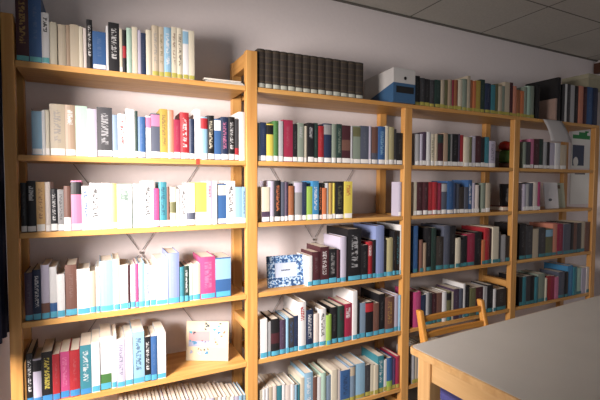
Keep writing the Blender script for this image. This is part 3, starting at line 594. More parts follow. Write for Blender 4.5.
2|B|1.7941|0.0326|0.1665|silver|grey|N|white|silver book, second shelf, third bay, at its left end
2|B|1.8209|0.0210|0.1679|lilac|grey|N|white|
2|B|1.8420|0.0212|0.1797|plum|grey|N|white|
2|B|1.8690|0.0329|0.1813|white|grey|N|white|white book, second shelf, third bay, between plum and cream
2|B|1.9015|0.0319|0.1723|cream|olive|L|white|cream book with olive lettering, second shelf, third bay, between white and beige
2|B|1.9284|0.0220|0.1738|beige|grey|N|white|
2|B|1.9601|0.0415|0.1755|maroon|pine|T|white|maroon book with pine top, second shelf, third bay, between beige and tan
2|B|1.9955|0.0293|0.1829|tan|grey|N|white|tan book, second shelf, third bay, between maroon and pine
2|B|2.0220|0.0235|0.1789|pine|grey|N|white|
2|B|2.0410|0.0145|0.1799|grey|black|N|white|
2|B|2.0723|0.0480|0.1816|black|grey|N|white|thick black book, second shelf, third bay, between grey and plum
2|B|2.1014|0.0102|0.1832|plum|grey|N|white|
2|B|2.1224|0.0316|0.1787|red|maroon|T|white|
2|B|2.1600|0.0432|0.1693|cream|grey|N|white|cream book, second shelf, third bay, between red and olive
2|B|2.1921|0.0211|0.1710|olive|black|N|white|
2|B|2.2173|0.0295|0.1780|lilac|grey|N|white|
2|B|2.2545|0.0448|0.1799|maroon|pink|N|white|maroon book, second shelf, third bay, between lilac and black
2|B|2.2938|0.0337|0.1762|black|grey|N|white|
2|B|2.3294|0.0375|0.1780|teal|grey|N|white|teal book, second shelf, third bay, between black and lilac
2|B|2.3755|0.0538|0.1567|lilac|plum|L|white|thick lilac book with plum lettering, second shelf, third bay, at its right end
2|C|1.7845|0.0208|0.1791|cream|grey|N|white|
2|C|1.8160|0.0422|0.1792|maroon|brown|N|white|maroon book, third shelf, third bay, between cream and maroon
2|C|1.8550|0.0357|0.1793|maroon|grey|N|white|maroon book, third shelf, third bay, between maroon and red
2|C|1.8891|0.0326|0.1794|red|white|N|white|red book, third shelf, third bay, between maroon and red
2|C|1.9227|0.0345|0.1794|red|salmon|N|white|red book, third shelf, third bay, between red and crimson
2|C|1.9578|0.0357|0.1740|crimson|grey|N|white|crimson book, third shelf, third bay, between red and slate
2|C|1.9965|0.0416|0.1741|slate|silver|T|white|slate book with silver top, third shelf, third bay, between crimson and blue
2|C|2.0409|0.0477|0.1853|blue|sky|N|white|blue book, third shelf, third bay, between slate and navy
2|C|2.0738|0.0179|0.1742|navy|grey|N|white|
2|C|2.0986|0.0315|0.1685|slate|grey|N|white|
2|C|2.1321|0.0351|0.1514|umber|black|N|white|
2|C|2.1641|0.0290|0.1513|slate|teal|N|white|
2|C|2.1964|0.0367|0.1917|blue|white|L|white|tall blue book with white lettering, third shelf, third bay, between slate and lilac
2|C|2.2278|0.0256|0.1744|lilac|grey|N|white|
2|C|2.2566|0.0317|0.1627|ivory|pink|N|white|
2|C|2.3112|0.0341|0.1745|sage|grey|L|white|
2|C|2.3481|0.0397|0.1746|beige|red|N|white|beige book, third shelf, third bay, at its right end
2|D|1.7929|0.0294|0.2542|blue|grey|N|teal|tall blue book, fourth shelf, third bay, at its left end
2|D|1.8332|0.0214|0.1761|brown|grey|N|teal|
2|D|1.8566|0.0252|0.1582|tan|brown|N|teal|
2|D|1.8883|0.0400|0.2388|black|grey|N|teal|tall black book, fourth shelf, third bay, between tan and pine
2|D|1.9230|0.0295|0.2371|pine|grey|N|teal|tall pine book, fourth shelf, third bay, between black and umber
2|D|1.9684|0.0602|0.1846|umber|grey|N|teal|dark brown book in matching set, fourth shelf, third bay, between pine and slate
2|D|2.0207|0.0460|0.2438|slate|brown|N|teal|tall slate book, fourth shelf, third bay, between umber and black
2|D|2.0651|0.0429|0.2417|black|grey|N|teal|tall black book, fourth shelf, third bay, between slate and cream
2|D|2.1069|0.0389|0.1709|cream|grey|N|teal|short cream book, fourth shelf, third bay, between black and charcoal
2|D|2.1393|0.0257|0.1574|charcoal|grey|N|teal|
2|D|2.1656|0.0276|0.1791|black|grey|N|teal|
2|D|2.2122|0.0661|0.1882|crimson|maroon|N|teal|thick crimson book, fourth shelf, third bay, between black and black
2|D|2.2732|0.0566|0.1967|black|grey|N|teal|thick black book, fourth shelf, third bay, between crimson and orange
2|D|2.3151|0.0257|0.1467|orange|ochre|N|teal|
2|D|2.3467|0.0399|0.2169|red|orange|N|teal|tall red book, fourth shelf, third bay, between orange and maroon
2|D|2.3799|0.0263|0.2093|maroon|grey|N|teal|
2|D|2.4195|0.0534|0.2195|cream|grey|N|teal|tall cream book, fourth shelf, third bay, between maroon and charcoal
2|D|2.4567|0.0199|0.1871|charcoal|grey|N|teal|
2|D|2.4906|0.0475|0.1668|silver|grey|N|teal|short silver book, fourth shelf, third bay, between charcoal and umber
2|D|2.5341|0.0393|0.1581|umber|grey|N|teal|
2|E|1.8081|0.0483|0.1930|magenta|red|N|teal|tall magenta book, fifth shelf, third bay, at its left end
2|E|1.8512|0.0376|0.1713|navy|grey|N|teal|navy book, fifth shelf, third bay, between magenta and silver
2|E|1.8837|0.0278|0.1785|silver|grey|N|teal|
2|E|1.9056|0.0162|0.1758|charcoal|grey|N|teal|
2|E|1.9335|0.0396|0.1668|maroon|grey|N|teal|maroon book, fifth shelf, third bay, between charcoal and brown
2|E|1.9733|0.0402|0.1677|brown|grey|N|teal|brown book, fifth shelf, third bay, between maroon and white
2|E|2.0101|0.0338|0.1690|white|grey|N|teal|white book, fifth shelf, third bay, between brown and olive
2|E|2.0449|0.0359|0.1649|olive|black|T|teal|olive book with black top, fifth shelf, third bay, between white and cream
2|E|2.0714|0.0173|0.1617|cream|grey|N|teal|
2|E|2.1009|0.0422|0.1757|plum|grey|N|teal|plum book, fifth shelf, third bay, between cream and slate
2|E|2.1401|0.0364|0.1712|slate|grey|N|teal|slate book, fifth shelf, third bay, between plum and white
2|E|2.1668|0.0180|0.1975|white|grey|N|teal|
2|E|2.1944|0.0371|0.1827|black|grey|N|teal|black book, fifth shelf, third bay, between white and olive
2|E|2.2370|0.0478|0.1660|olive|grey|N|teal|olive book, fifth shelf, third bay, between black and maroon
2|E|2.2897|0.0581|0.1660|maroon|grey|N|teal|thick maroon book, fifth shelf, third bay, between olive and white
2|E|2.3295|0.0217|0.1614|white|grey|N|teal|
2|E|2.3521|0.0236|0.1589|silver|grey|N|teal|
2|E|2.3871|0.0469|0.1672|black|grey|N|teal|black book, fifth shelf, third bay, between silver and white
2|E|2.4244|0.0269|0.1383|white|grey|N|teal|
2|E|2.4859|0.0964|0.1313|umber|black|N|teal|dark brown book in matching set, fifth shelf, third bay, at its right end
2|F|1.7891|0.0213|0.1757|silver|grey|N|yellow|
2|F|1.8103|0.0214|0.1829|beige|grey|N|yellow|
2|F|1.8317|0.0216|0.1845|white|grey|N|yellow|
2|F|1.8533|0.0218|0.1862|cream|grey|N|yellow|
2|F|1.8788|0.0294|0.1872|sage|grey|N|yellow|sage book, bottom shelf, third bay, between cream and beige
2|F|1.9082|0.0297|0.1876|beige|grey|N|yellow|beige book, bottom shelf, third bay, between sage and grey-blue
2|F|1.9417|0.0377|0.1873|greyblue|grey|N|yellow|grey-blue book, bottom shelf, third bay, between beige and cream
2|F|1.9834|0.0459|0.1856|cream|grey|N|yellow|thick cream book, bottom shelf, third bay, between grey-blue and slate
2|F|2.0256|0.0389|0.1839|slate|grey|N|yellow|slate book, bottom shelf, third bay, at its right end
3|A|3.0563|0.0153|0.2488|charcoal|grey|N||
3|A|3.0755|0.0230|0.2509|white|grey|N||
3|A|3.1087|0.0433|0.2544|charcoal|grey|N||charcoal book, top shelf, right bay, between white and silver
3|A|3.1531|0.0450|0.2525|silver|grey|N||silver book, top shelf, right bay, between charcoal and black
3|A|3.1987|0.0457|0.2507|black|grey|N||black book, top shelf, right bay, between silver and salmon
3|A|3.2489|0.0545|0.2560|salmon|grey|N||salmon book, top shelf, right bay, between black and maroon
3|A|3.2983|0.0436|0.2544|maroon|grey|N||maroon book, top shelf, right bay, between salmon and blue
3|A|3.3562|0.0720|0.2604|blue|grey|N||thick blue book, top shelf, right bay, between maroon and navy
3|A|3.4200|0.0551|0.2601|navy|grey|N||navy book, top shelf, right bay, at its right end
3|B|2.6697|0.0260|0.1643|sage|grey|N|white|
3|B|2.7037|0.0419|0.1658|charcoal|grey|N|white|
3|B|2.7425|0.0366|0.1865|pink|grey|N|white|
3|B|2.7859|0.0501|0.1886|maroon|grey|N|white|maroon book, second shelf, right bay, between pink and pine
3|B|2.8329|0.0438|0.1909|pine|grey|N|white|
3|B|2.8764|0.0424|0.1737|silver|grey|N|white|
3|B|2.9113|0.0272|0.1753|black|grey|N|white|
3|B|2.9515|0.0530|0.1706|lilac|grey|N|white|lilac book, second shelf, right bay, between black and white
3|B|3.0050|0.0539|0.1730|white|grey|N|white|white book, second shelf, right bay, between lilac and beige
3|B|3.0670|0.0694|0.1624|beige|grey|N|white|thick beige book, second shelf, right bay, at its right end
3|C|2.6785|0.0272|0.1687|lilac|grey|N|white|
3|C|2.7078|0.0314|0.1687|silver|grey|N|white|
3|C|2.7432|0.0397|0.1751|slate|grey|N|white|
3|C|2.7855|0.0453|0.1816|ivory|grey|N|white|
3|C|2.8209|0.0255|0.1817|magenta|grey|N|white|
3|D|2.6745|0.0633|0.2267|black|grey|N|teal|tall black book, fourth shelf, right bay, at its left end
3|D|2.7402|0.0678|0.2110|charcoal|grey|N|teal|charcoal book, fourth shelf, right bay, between black and beige
3|D|2.8040|0.0591|0.1885|beige|red|N|teal|beige book, fourth shelf, right bay, between charcoal and charcoal
3|D|2.8681|0.0697|0.1920|charcoal|grey|N|teal|charcoal book, fourth shelf, right bay, between beige and olive
3|D|2.9441|0.0822|0.1817|olive|sky|T|teal|short olive book with sky top, fourth shelf, right bay, between charcoal and salmon
3|D|3.0099|0.0513|0.2121|salmon|cream|N|teal|salmon book, fourth shelf, right bay, between olive and crimson
3|D|3.0665|0.0622|0.2097|crimson|grey|N|teal|crimson book, fourth shelf, right bay, between salmon and slate
3|D|3.1355|0.0761|0.2067|slate|grey|N|teal|slate book, fourth shelf, right bay, between crimson and black
3|D|3.1964|0.0463|0.2110|black|grey|N|teal|
3|D|3.2371|0.0352|0.2092|brown|grey|N|teal|
3|D|3.2784|0.0475|0.2075|charcoal|grey|N|teal|
3|D|3.3290|0.0543|0.2124|beige|grey|N|teal|beige book, fourth shelf, right bay, between charcoal and brown
3|D|3.3836|0.0552|0.2102|brown|grey|N|teal|brown book, fourth shelf, right bay, at its right end
3|E|2.6706|0.0294|0.1873|black|grey|N|teal|
3|E|2.7025|0.0346|0.1840|teal|grey|N|teal|
3|E|2.7397|0.0401|0.1867|charcoal|grey|N|teal|
3|E|2.7824|0.0457|0.1824|black|grey|N|teal|
3|E|2.8234|0.0361|0.1717|teal|grey|N|teal|
3|E|2.8775|0.0735|0.1862|sage|grey|N|teal|thick sage book, fifth shelf, right bay, between teal and cream
3|E|2.9254|0.0213|0.1545|cream|grey|N|teal|
3|E|2.9572|0.0431|0.1648|red|grey|N|teal|
3|E|2.9989|0.0404|0.1606|crimson|grey|N|teal|
3|E|3.0401|0.0421|0.1495|pink|grey|N|teal|
3|E|3.0939|0.0676|0.1786|slate|grey|N|teal|thick slate book, fifth shelf, right bay, between pink and black
3|E|3.1476|0.0401|0.1734|black|grey|N|teal|
3|E|3.1984|0.0640|0.2106|azure|grey|N|teal|tall azure book, fifth shelf, right bay, between black and teal
3|E|3.2511|0.0414|0.1988|teal|grey|N|teal|
3|E|3.3001|0.0565|0.1872|mint|grey|N|teal|
3|E|3.3544|0.0526|0.1822|lilac|grey|N|teal|
3|E|3.3971|0.0334|0.1853|ivory|grey|N|teal|"""
def cover_bm(w, d, h, hard, bm=None, ox=0, oy=0, oz=0, mi=0, c=''):
    """spine and two boards as one U-shaped outline; the spine faces -y and is slightly rounded"""
    bm = bm or bmesh.new(); t = min(.0025 if hard else .001, w*.2); bulge = (.004 if c == 'umber' else min(.003, w*.18)) if hard or c == 'umber' else min(.0012, w*.1)
    hw = w/2; n = 4
    outer = [(-hw+w*i/n, -bulge*(1-(2*i/n-1)**2)) for i in range(n+1)]
    prof = [(-hw, d)] + [(x, bulge+y) for x, y in outer] + [(hw, d), (hw-t, d), (hw-t, bulge+t), (-hw+t, bulge+t), (-hw+t, d)]
    prism_bm(bm, [(x+ox, y+oy) for x, y in prof], oz, oz+h, mi)
    return bm, t, bulge
stuff_bm = bmesh.new(); stuff_mats = []
def smi(m):
    if m not in stuff_mats: stuff_mats.append(m)
    return stuff_mats.index(m)
shelfname = {'A': 'top', 'B': 'second', 'C': 'third', 'D': 'fourth', 'E': 'fifth', 'F': 'bottom'}
bayname = ['left', 'second', 'third', 'right']
placed = []
for line in BOOKS.split('\n'):
    bay, row, X, w, h, c, a, st, lab, label = line.split('|')
    bay = int(bay); X = float(X); w = float(w)-.0006; h = float(h)
    rnd = random.Random(X*1000+ord(row))
    y0 = .008+rnd.random()*.006
    big = row in 'DEF'
    d = min((.80 if big else .68)*h*(1+rnd.uniform(-.06, .06)), .222)
    if (bay, row) == (1, 'A'): d = .15; y0 = .010
    if bay >= 2 and row == 'A': d = min(d, .12)
    if (bay, row, c, st) == (1, 'C', 'lilac', 'G'): d = .06
    if (bay, row) == (1, 'A'): w -= .0012
    if lab == 'teal' and bay >= 2: lab = 'petrol' if rnd.random() < .75 else ''
    hard = rnd.random() < .55 and w > .012
    z = ZS[row]+.0002
    lh = {'A': .017, 'B': .022, 'C': .022, 'D': .021, 'E': .021, 'F': .02}[row]*rnd.uniform(.85, 1.1)
    if label:
        t_ = thing('book', label, 'book', (X, y0, z), 0, 'books on the %s shelf of the %s bay' % (shelfname[row], bayname[bay]))
        bm, t, bulge = cover_bm(w, d, h, hard, c=c)
        obj('cover', bm, cover_mat(c, a, st, 0), t_)
        ins = .003 if hard else .0004
        bm = bmesh.new(); box_bm(bm, -w/2+t+.0001, w/2-t-.0001, bulge+t+.0002, d-ins-.0002, ins, h-ins)
        obj('pages', bm, M_page, t_)
        if lab:
            bm = bmesh.new(); n = 4; s = w*.46
            f = [(-s+2*s*i/n, bulge-bulge*(1-((-s+2*s*i/n)/(w/2))**2)) for i in range(n+1)]
            prism_bm(bm, [(x, y-.0006) for x, y in f]+[(x, y-.0001) for x, y in f[::-1]], .003, .003+lh)
            obj('spine_label', bm, LABM[lab], t_)
    else:
        _, t, bulge = cover_bm(w, d, h, hard, stuff_bm, X, y0, z, smi(plain('cover_solid_'+c, PAL[c], .5, .05)))
        ins = .003 if hard else .0004
        box_bm(stuff_bm, X-w/2+t, X+w/2-t, y0+bulge+t, y0+d-ins, z+ins, z+h-ins, smi(M_page))
        if lab: box_bm(stuff_bm, X-w*.45, X+w*.45, y0-.0006, y0+.0012, z+.003, z+.003+lh, smi(LABM[lab]))
o = obj('books', stuff_bm, stuff_mats); o['kind'] = 'stuff'
tag(o, 'remaining small thin books filling gaps on the lower and far shelves', 'books')

# ------------------------------------------------------------------ things on the shelves
# booklets lying on the top shelf, left bay
for i, (x0, x1, y1, c) in enumerate(((.665, .832, .20, 'c9c8c4'), (.672, .826, .19, '9aa0a4'), (.66, .815, .2, 'dcd9d0'))):
    z0 = ZS['A']+.0005+i*.0055
    t_ = thing('booklet', ['lowest of the flat booklets lying beside the tall post on top shelf', 'grey middle booklet in the flat stack on top shelf', 'pale uppermost booklet of the flat stack on top shelf'][i], 'booklet', ((x0+x1)/2, .01, z0), (0, .03, -.02)[i], 'flat booklets on the top shelf')
    w = (x1-x0)/2
    bm = bmesh.new(); prism_bm(bm, [(-w, 0), (w, 0), (w, y1), (-w, y1)], 0, .0012); prism_bm(bm, [(-w, 0), (w, 0), (w, y1), (-w, y1)], .0038, .005)
    obj('cover', bm, plain('booklet_%d' % i, c, .4), t_)
    bm = bmesh.new(); box_bm(bm, -w+.002, w-.002, .001, y1-.002, .0013, .0037); obj('pages', bm, M_page, t_)
# red tag on the second board's edge
bm = bmesh.new(); prism_bm(bm, [(-.007, -.0012), (.007, -.0012), (.007, 0), (-.007, 0)], -.012, .012)
tag(obj('shelf_tag', bm, plain('red_tag', 'c2402e', .5), None, (.629, .0036, ZS['B']-.008)), 'small red tag stuck on the edge of the second shelf', 'tag')

# white and blue box with slot, top shelf between second and third bay
t_ = thing('card_box', 'white and blue box with dark slot at end of dark volumes', 'box', (1.607, -.012, ZS['A']+.0005))
BX, BY, BZ = .142, .25, .172
Mbw = plain('box_white_card', 'b9b7b4', .6, .05); Mbb = plain('box_blue_card', '33577a', .55, .05); Mbk = plain('slot_black', '0c0c0e', .8)
bm = bmesh.new()   # blue lower body: side slopes down towards the back
v = [(0, 0, 0), (BX, 0, 0), (BX, BY, 0), (0, BY, 0), (0, 0, .098), (BX, 0, .098), (BX, BY, .03), (0, BY, .03)]
vs = [bm.verts.new(p) for p in v]
for f in ((0, 3, 2, 1), (4, 5, 6, 7), (0, 1, 5, 4), (1, 2, 6, 5), (2, 3, 7, 6), (3, 0, 4, 7)): bm.faces.new([vs[i] for i in f])
obj('body', bm, Mbb, t_)
bm = bmesh.new()
v = [(0, 0, .0982), (BX, 0, .0982), (BX, BY, .0302), (0, BY, .0302), (0, 0, BZ), (BX, 0, BZ), (BX, BY, BZ-.012), (0, BY, BZ-.012)]
vs = [bm.verts.new(p) for p in v]
for f in ((0, 3, 2, 1), (4, 5, 6, 7), (0, 1, 5, 4), (1, 2, 6, 5), (2, 3, 7, 6), (3, 0, 4, 7)): bm.faces.new([vs[i] for i in f])
obj('lid', bm, Mbw, t_, bevel=.001)
bm = bmesh.new(); box_bm(bm, .018, .132, -.0012, -.0002, .048, .082); obj('slot', bm, Mbk, t_)
bm = bmesh.new(); lathe_bm(bm, [(.0085, -.0006), (.0085, .0006)], 16); bmesh.ops.rotate(bm, verts=bm.verts, cent=(0, 0, 0), matrix=Matrix.Rotation(PI/2, 3, 'X'))
obj('finger_hole', bm, Mbk, t_, (.075, -.001, .124))

# picture board leaning at the right end of the fifth shelf, left bay
def card(name, label, cat, base, bright, width, height, thick, lean, mat):
    ang = math.atan2(bright[1]-base[1], bright[0]-base[0])
    t_ = thing(name, label, cat, base, ang)
    t_.rotation_euler = (-lean, 0, ang)
    bm = bmesh.new(); box_bm(bm, 0, width, 0, thick, 0, height); obj('board', bm, mat, t_, bevel=.0008)
    return t_
t_ = card('picture_board', 'cream picture board with small coloured figures leaning beside the post', 'picture', (.598, .135, ZS['E']+.0012), (.765, .045), .188, .172, .006, .10, plain('board_cream', 'b8ac90', .5, .05))
cols = [('print_pink', 'b88484'), ('print_lilac', '8f93ad'), ('print_blue', '3d7698'), ('print_dark', '2a3440'), ('print_red', 'a8392f'), ('print_teal', '3f8b98'), ('print_cream', 'c4b998')]
pm = [plain(n_, h_, .5) for n_, h_ in cols]
pics = bmesh.new()
W_, H_ = .188, .172
def patch(x0, x1, y0, y1, mi, lay=1):       # fractions of the 340 x 290 crop
    box_bm(pics, x0*W_, x1*W_, -.0004*lay, -.0001, y0*H_, y1*H_, mi)
patch(.06, .56, .36, .74, 0); patch(.06, .56, .36, .5, 1, 2); patch(.56, .95, .34, .84, 6)
rp = random.Random(5)
for (cx, cy, s, mi) in ((.5, .87, .05, 3), (.47, .94, .035, 3), (.46, .8, .03, 3), (.8, .93, .03, 3), (.77, .88, .03, 5), (.1, .73, .05, 5), (.2, .7, .04, 3), (.67, .78, .045, 5), (.78, .7, .05, 2), (.9, .73, .035, 4),
        (.2, .45, .06, 2), (.1, .5, .03, 5), (.38, .5, .02, 3), (.45, .48, .02, 3), (.53, .5, .02, 2), (.7, .47, .03, 4), (.74, .42, .025, 4), (.85, .5, .04, 1), (.88, .4, .05, 1), (.3, .3, .025, 4), (.36, .28, .025, 3),
        (.44, .28, .028, 3), (.52, .3, .025, 4), (.12, .22, .05, 1), (.32, .2, .05, 1), (.48, .2, .05, 2), (.83, .63, .03, 4), (.68, .55, .025, 0)):
    for q in range(5):
        a, b_ = rp.uniform(-s*.6, s*.6), rp.uniform(-s*.6, s*.6); patch(cx+a-s*.35, cx+a+s*.35, cy+b_-s*.35, cy+b_+s*.35, mi, 3+q*.3)
obj('print', pics, pm, t_)

# blue patterned picture frame, fourth shelf second bay
mb, nt, b = new_mat('blue_patterned_frame')
tc = N(nt, 'ShaderNodeTexCoord'); vo = N(nt, 'ShaderNodeTexVoronoi'); vo.inputs['Scale'].default_value = 110
nt.links.new(tc.outputs['Object'], vo.inputs['Vector'])
nz = N(nt, 'ShaderNodeTexNoise'); nz.inputs['Scale'].default_value = 70; nt.links.new(tc.outputs['Object'], nz.inputs['Vector'])
k = mth(nt, 'GREATER_THAN', vo.outputs['Distance'], .47)
col = mixc(nt, k, lin('3a6a9c'), lin('a3b8cc')); col = mixc(nt, mth(nt, 'GREATER_THAN', nz.outputs['Fac'], .52), col, lin('24456f'))
nt.links.new(col, b.inputs['Base Color']); b.inputs['Roughness'].default_value = .5
t_ = thing('picture', 'blue and white patterned frame with pale centre standing on fourth shelf', 'picture frame', (.955, .055, ZS['D']+.0019))
t_.rotation_euler = (-.12, 0, -.05)
bm = bmesh.new(); FW, FH = .182, .144
box_bm(bm, 0, FW, 0, .012, 0, .042); box_bm(bm, 0, FW, 0, .012, FH-.034, FH); box_bm(bm, 0, .036, 0, .012, .042, FH-.034); box_bm(bm, FW-.036, FW, 0, .012, .042, FH-.034)
obj('frame', bm, mb, t_)
bm = bmesh.new(); box_bm(bm, .0361, FW-.0361, .003, .010, .0421, FH-.0341); obj('mount', bm, plain('frame_mount', 'b9c4d8', .5), t_)
bm = bmesh.new()
for i in range(6): box_bm(bm, .07+i*.0075, .0755+i*.0075, .0024, .0029, .072+.001*(i % 2), .078)
obj('print', bm, plain('print_dark', '2a3440'), t_)

# small ornament on second shelf third bay
t_ = thing('ornament', 'small green pot ornament with red top beside the third post', 'ornament', (2.628, .12, ZS['B']+.0003))
bm = bmesh.new(); lathe_bm(bm, [(.03, 0), (.042, .004), (.044, .03), (.036, .036)]); obj('base', bm, plain('orn_brown', '5a3828', .5), t_, smooth=True)
bm = bmesh.new(); lathe_bm(bm, [(.028, .0365), (.044, .05), (.047, .08), (.038, .108), (.02, .118)]); obj('body', bm, plain('orn_green', '46662c', .5), t_, smooth=True)
bm = bmesh.new(); lathe_bm(bm, [(.018, .1185), (.038, .13), (.04, .15), (.03, .168), (.012, .176)]); obj('top', bm, plain('orn_red', '9c2018', .45), t_, smooth=True)
# dark case beside it
t_ = thing('cassette_case', 'upright black case standing left of the green ornament', 'case', (2.478, .06, ZS['B']+.0003))
bm = bmesh.new(); box_bm(bm, -.02, .02, 0, .12, 0, .105); obj('shell', bm, plain('case_black', '1a1a1c', .5), t_, bevel=.002)
bm = bmesh.new(); box_bm(bm, -.016, .016, -.0006, -.0001, .06, .095); obj('sleeve', bm, plain('case_sleeve', '3a3a42', .4), t_)

# black framed picture on third shelf third bay
t_ = thing('photograph', 'black framed photo with pale figure next to the third post', 'picture frame', (2.53, .062, ZS['C']+.0290)); t_.rotation_euler = (-.06, 0, -.03)
bm = bmesh.new(); box_bm(bm, 0, .112, 0, .01, 0, .008); box_bm(bm, 0, .112, 0, .01, .132, .14); box_bm(bm, 0, .006, 0, .01, .008, .132); box_bm(bm, .106, .112, 0, .01, .008, .132)
obj('frame', bm, plain('frame_black', '151416', .4), t_)
bm = bmesh.new(); box_bm(bm, .0061, .1059, .004, .009, .0081, .1319)
obj('photo', bm, plain('photo_dark', '141215', .35), t_)
bm = bmesh.new()
for (x, z, r) in ((.075, .098, .017), (.073, .07, .02), (.07, .045, .024)):
    prism = [(x+r*math.cos(2*PI*k/12), z+r*math.sin(2*PI*k/12)) for k in range(12)]
    vs = [bm.verts.new((px, .0034, pz)) for px, pz in prism]; v2 = [bm.verts.new((px, .0039, pz)) for px, pz in prism]
    bm.faces.new(vs); bm.faces.new(v2[::-1])
    for k in range(12): bm.faces.new((vs[k], vs[(k+1) % 12], v2[(k+1) % 12], v2[k]))
obj('figure', bm, plain('photo_grey', '7d7a78', .5), t_)
t_ = thing('book', 'dark red book lying flat under the black framed photo', 'book', (2.522, .045, ZS['C']+.0003), 0, 'books on the third shelf of the third bay')
bm = bmesh.new(); box_bm(bm, 0, .118, 0, .16, 0, .003); box_bm(bm, 0, .118, 0, .16, .025, .028); box_bm(bm, .115, .118, 0, .16, .003, .025); obj('cover', bm, plain('red_flat', '6d261c', .5), t_)
bm = bmesh.new(); box_bm(bm, .002, .1149, .002, .158, .0031, .0249); obj('pages', bm, M_page, t_)

# right bay, top shelf: black binder with its side showing, beige book before it
t_ = thing('binder', 'large black binder whose side faces the gap on top shelf', 'binder', (3.0, .008, ZS['A']+.0003))
bm, t, bl = cover_bm(.032, .232, .286, True); obj('cover', bm, plain('binder_black', '121214', .5), t_)
bm = bmesh.new(); box_bm(bm, -.0133, .0133, .0062, .228, .004, .27); obj('pages', bm, M_page, t_)
t_ = thing('book', 'beige book with its cover facing the gap in right bay', 'book', (2.968, .006, ZS['A']+.0003), 0, 'books on the top shelf of the right bay')
bm, t, bl = cover_bm(.022, .135, .145, True); obj('cover', bm, plain('beige_cover', '9d8478', .55), t_)
bm = bmesh.new(); box_bm(bm, -.0083, .0083, .0062, .132, .003, .142); obj('pages', bm, M_page, t_)
t_ = thing('book', 'black book closing the row of faded paperbacks on top shelf', 'book', (2.785, .008, ZS['A']+.0003), 0, 'books on the top shelf of the right bay')
bm, t, bl = cover_bm(.03, .16, .21, True); obj('cover', bm, plain('binder_black', '121214', .5), t_)
bm = bmesh.new(); box_bm(bm, -.0123, .0123, .0062, .157, .003, .207); obj('pages', bm, M_page, t_)
# sheet of paper hanging over the edge
bm = bmesh.new(); n = 14
pa = []
for i in range(n+1):
    t = i/n
    xl = 2.80+.09*t; xr = 2.99+.12*t; z = ZS['A']+.0015-.14*max(0, t-.12)/.88 if t > .12 else ZS['A']+.0015
    y = .05-.055*min(1, t/.12) if t < .12 else -.005-.014*math.sin((t-.12)/.88*PI*.8)
    pa.append([bm.verts.new((xl+(xr-xl)*k/6, y-.004*math.sin(k/6*PI), z)) for k in range(7)])
for i in range(n):
    for k in range(6): bm.faces.new((pa[i][k], pa[i][k+1], pa[i+1][k+1], pa[i+1][k]))
o = obj('paper_sheet', bm, plain('paper_grey', 'b4b0ae', .7, .03), smooth=True); md = o.modifiers.new('t', 'SOLIDIFY'); md.thickness = .0005
tag(o, 'white paper sheet hanging down over the edge of the top shelf', 'paper')
# cream box on top of the far right books
t_ = thing('storage_box', 'cream cardboard box lying on the books at far right', 'box', (3.345, .022, 1.656+.249))
bm = bmesh.new(); box_bm(bm, 0, .19, 0, .18, 0, .075); obj('body', bm, plain('cream_box', 'a59f86', .7), t_, bevel=.002)
bm = bmesh.new(); box_bm(bm, -.002, .192, -.002, .182, .0752, .108); obj('lid', bm, plain('cream_lid', 'b2ac92', .7), t_, bevel=.002)
# white display cards on the third shelf, right bay
t_ = thing('display_card', 'large white card with a grey mark leaning on third shelf', 'card', (2.968, .06, ZS['C']+.0012)); t_.rotation_euler = (-.1, 0, .0)
bm = bmesh.new(); box_bm(bm, 0, .15, 0, .004, 0, .178); obj('board', bm, plain('card_white', 'dddbdd', .6), t_)
bm = bmesh.new(); lathe_bm(bm, [(.012, -.0003), (.012, .0003)], 14); bmesh.ops.scale(bm, verts=bm.verts, vec=(1.6, .8, 1)); bmesh.ops.rotate(bm, verts=bm.verts, cent=(0, 0, 0), matrix=Matrix.Rotation(PI/2, 3, 'X'))
obj('mark', bm, plain('mark_grey', '5c6068', .6), t_, (.06, -.0005, .06))
t_ = thing('display_card', 'pale green card leaning just right of the white card', 'card', (3.13, .085, ZS['C']+.0012)); t_.rotation_euler = (-.1, 0, 0)
bm = bmesh.new(); box_bm(bm, 0, .105, 0, .004, 0, .175); obj('board', bm, plain('card_green', 'b4b9a2', .6), t_)
bm = bmesh.new(); box_bm(bm, .02, .06, -.0005, -.0001, .135, .16); obj('mark', bm, plain('mark_brown', '6c5a48', .6), t_)
# poster and calendar on the wall seen through the last side frame
t_ = thing('poster', 'white poster with green heading and blue rectangle on back wall', 'poster', (3.60, WALL_Y-.0035, 1.366))
bm = bmesh.new(); box_bm(bm, 0, .26, 0, .003, 0, .3); obj('sheet', bm, plain('poster_white', 'eceee8', .5, .02), t_)
bm = bmesh.new()
box_bm(bm, .01, .24, -.0008, -.0002, .232, .262, 0); box_bm(bm, .09, .2, -.0008, -.0002, .262, .285, 0); box_bm(bm, .17, .22, -.0008, -.0002, .285, .297, 0)
obj('heading', bm, plain('poster_green', '1f8a48', .5), t_)
bm = bmesh.new(); box_bm(bm, .012, .165, -.0008, -.0002, .02, .182); obj('picture', bm, plain('poster_blue', '3a4a66', .5), t_)
bm = bmesh.new(); lathe_bm(bm, [(.033, -.0003), (.033, .0003)], 18); bmesh.ops.scale(bm, verts=bm.verts, vec=(1, 1.15, 1)); bmesh.ops.rotate(bm, verts=bm.verts, cent=(0, 0, 0), matrix=Matrix.Rotation(PI/2, 3, 'X'))
obj('figure', bm, plain('poster_white', 'eceee8'), t_, (.055, -.0013, .05))
t_ = thing('poster', 'plain white calendar sheet on the wall below the green headed poster', 'poster', (3.6, WALL_Y-.0035, 1.078))  # wall calendar sheet, filed under the poster name
bm = bmesh.new(); box_bm(bm, 0, .25, 0, .003, 0, .262); obj('sheet', bm, plain('poster_white', 'eceee8'), t_)
bm = bmesh.new(); box_bm(bm, .05, .19, -.0006, -.0002, .238, .252); obj('heading', bm, plain('mark_grey', '5c6068', .6), t_)
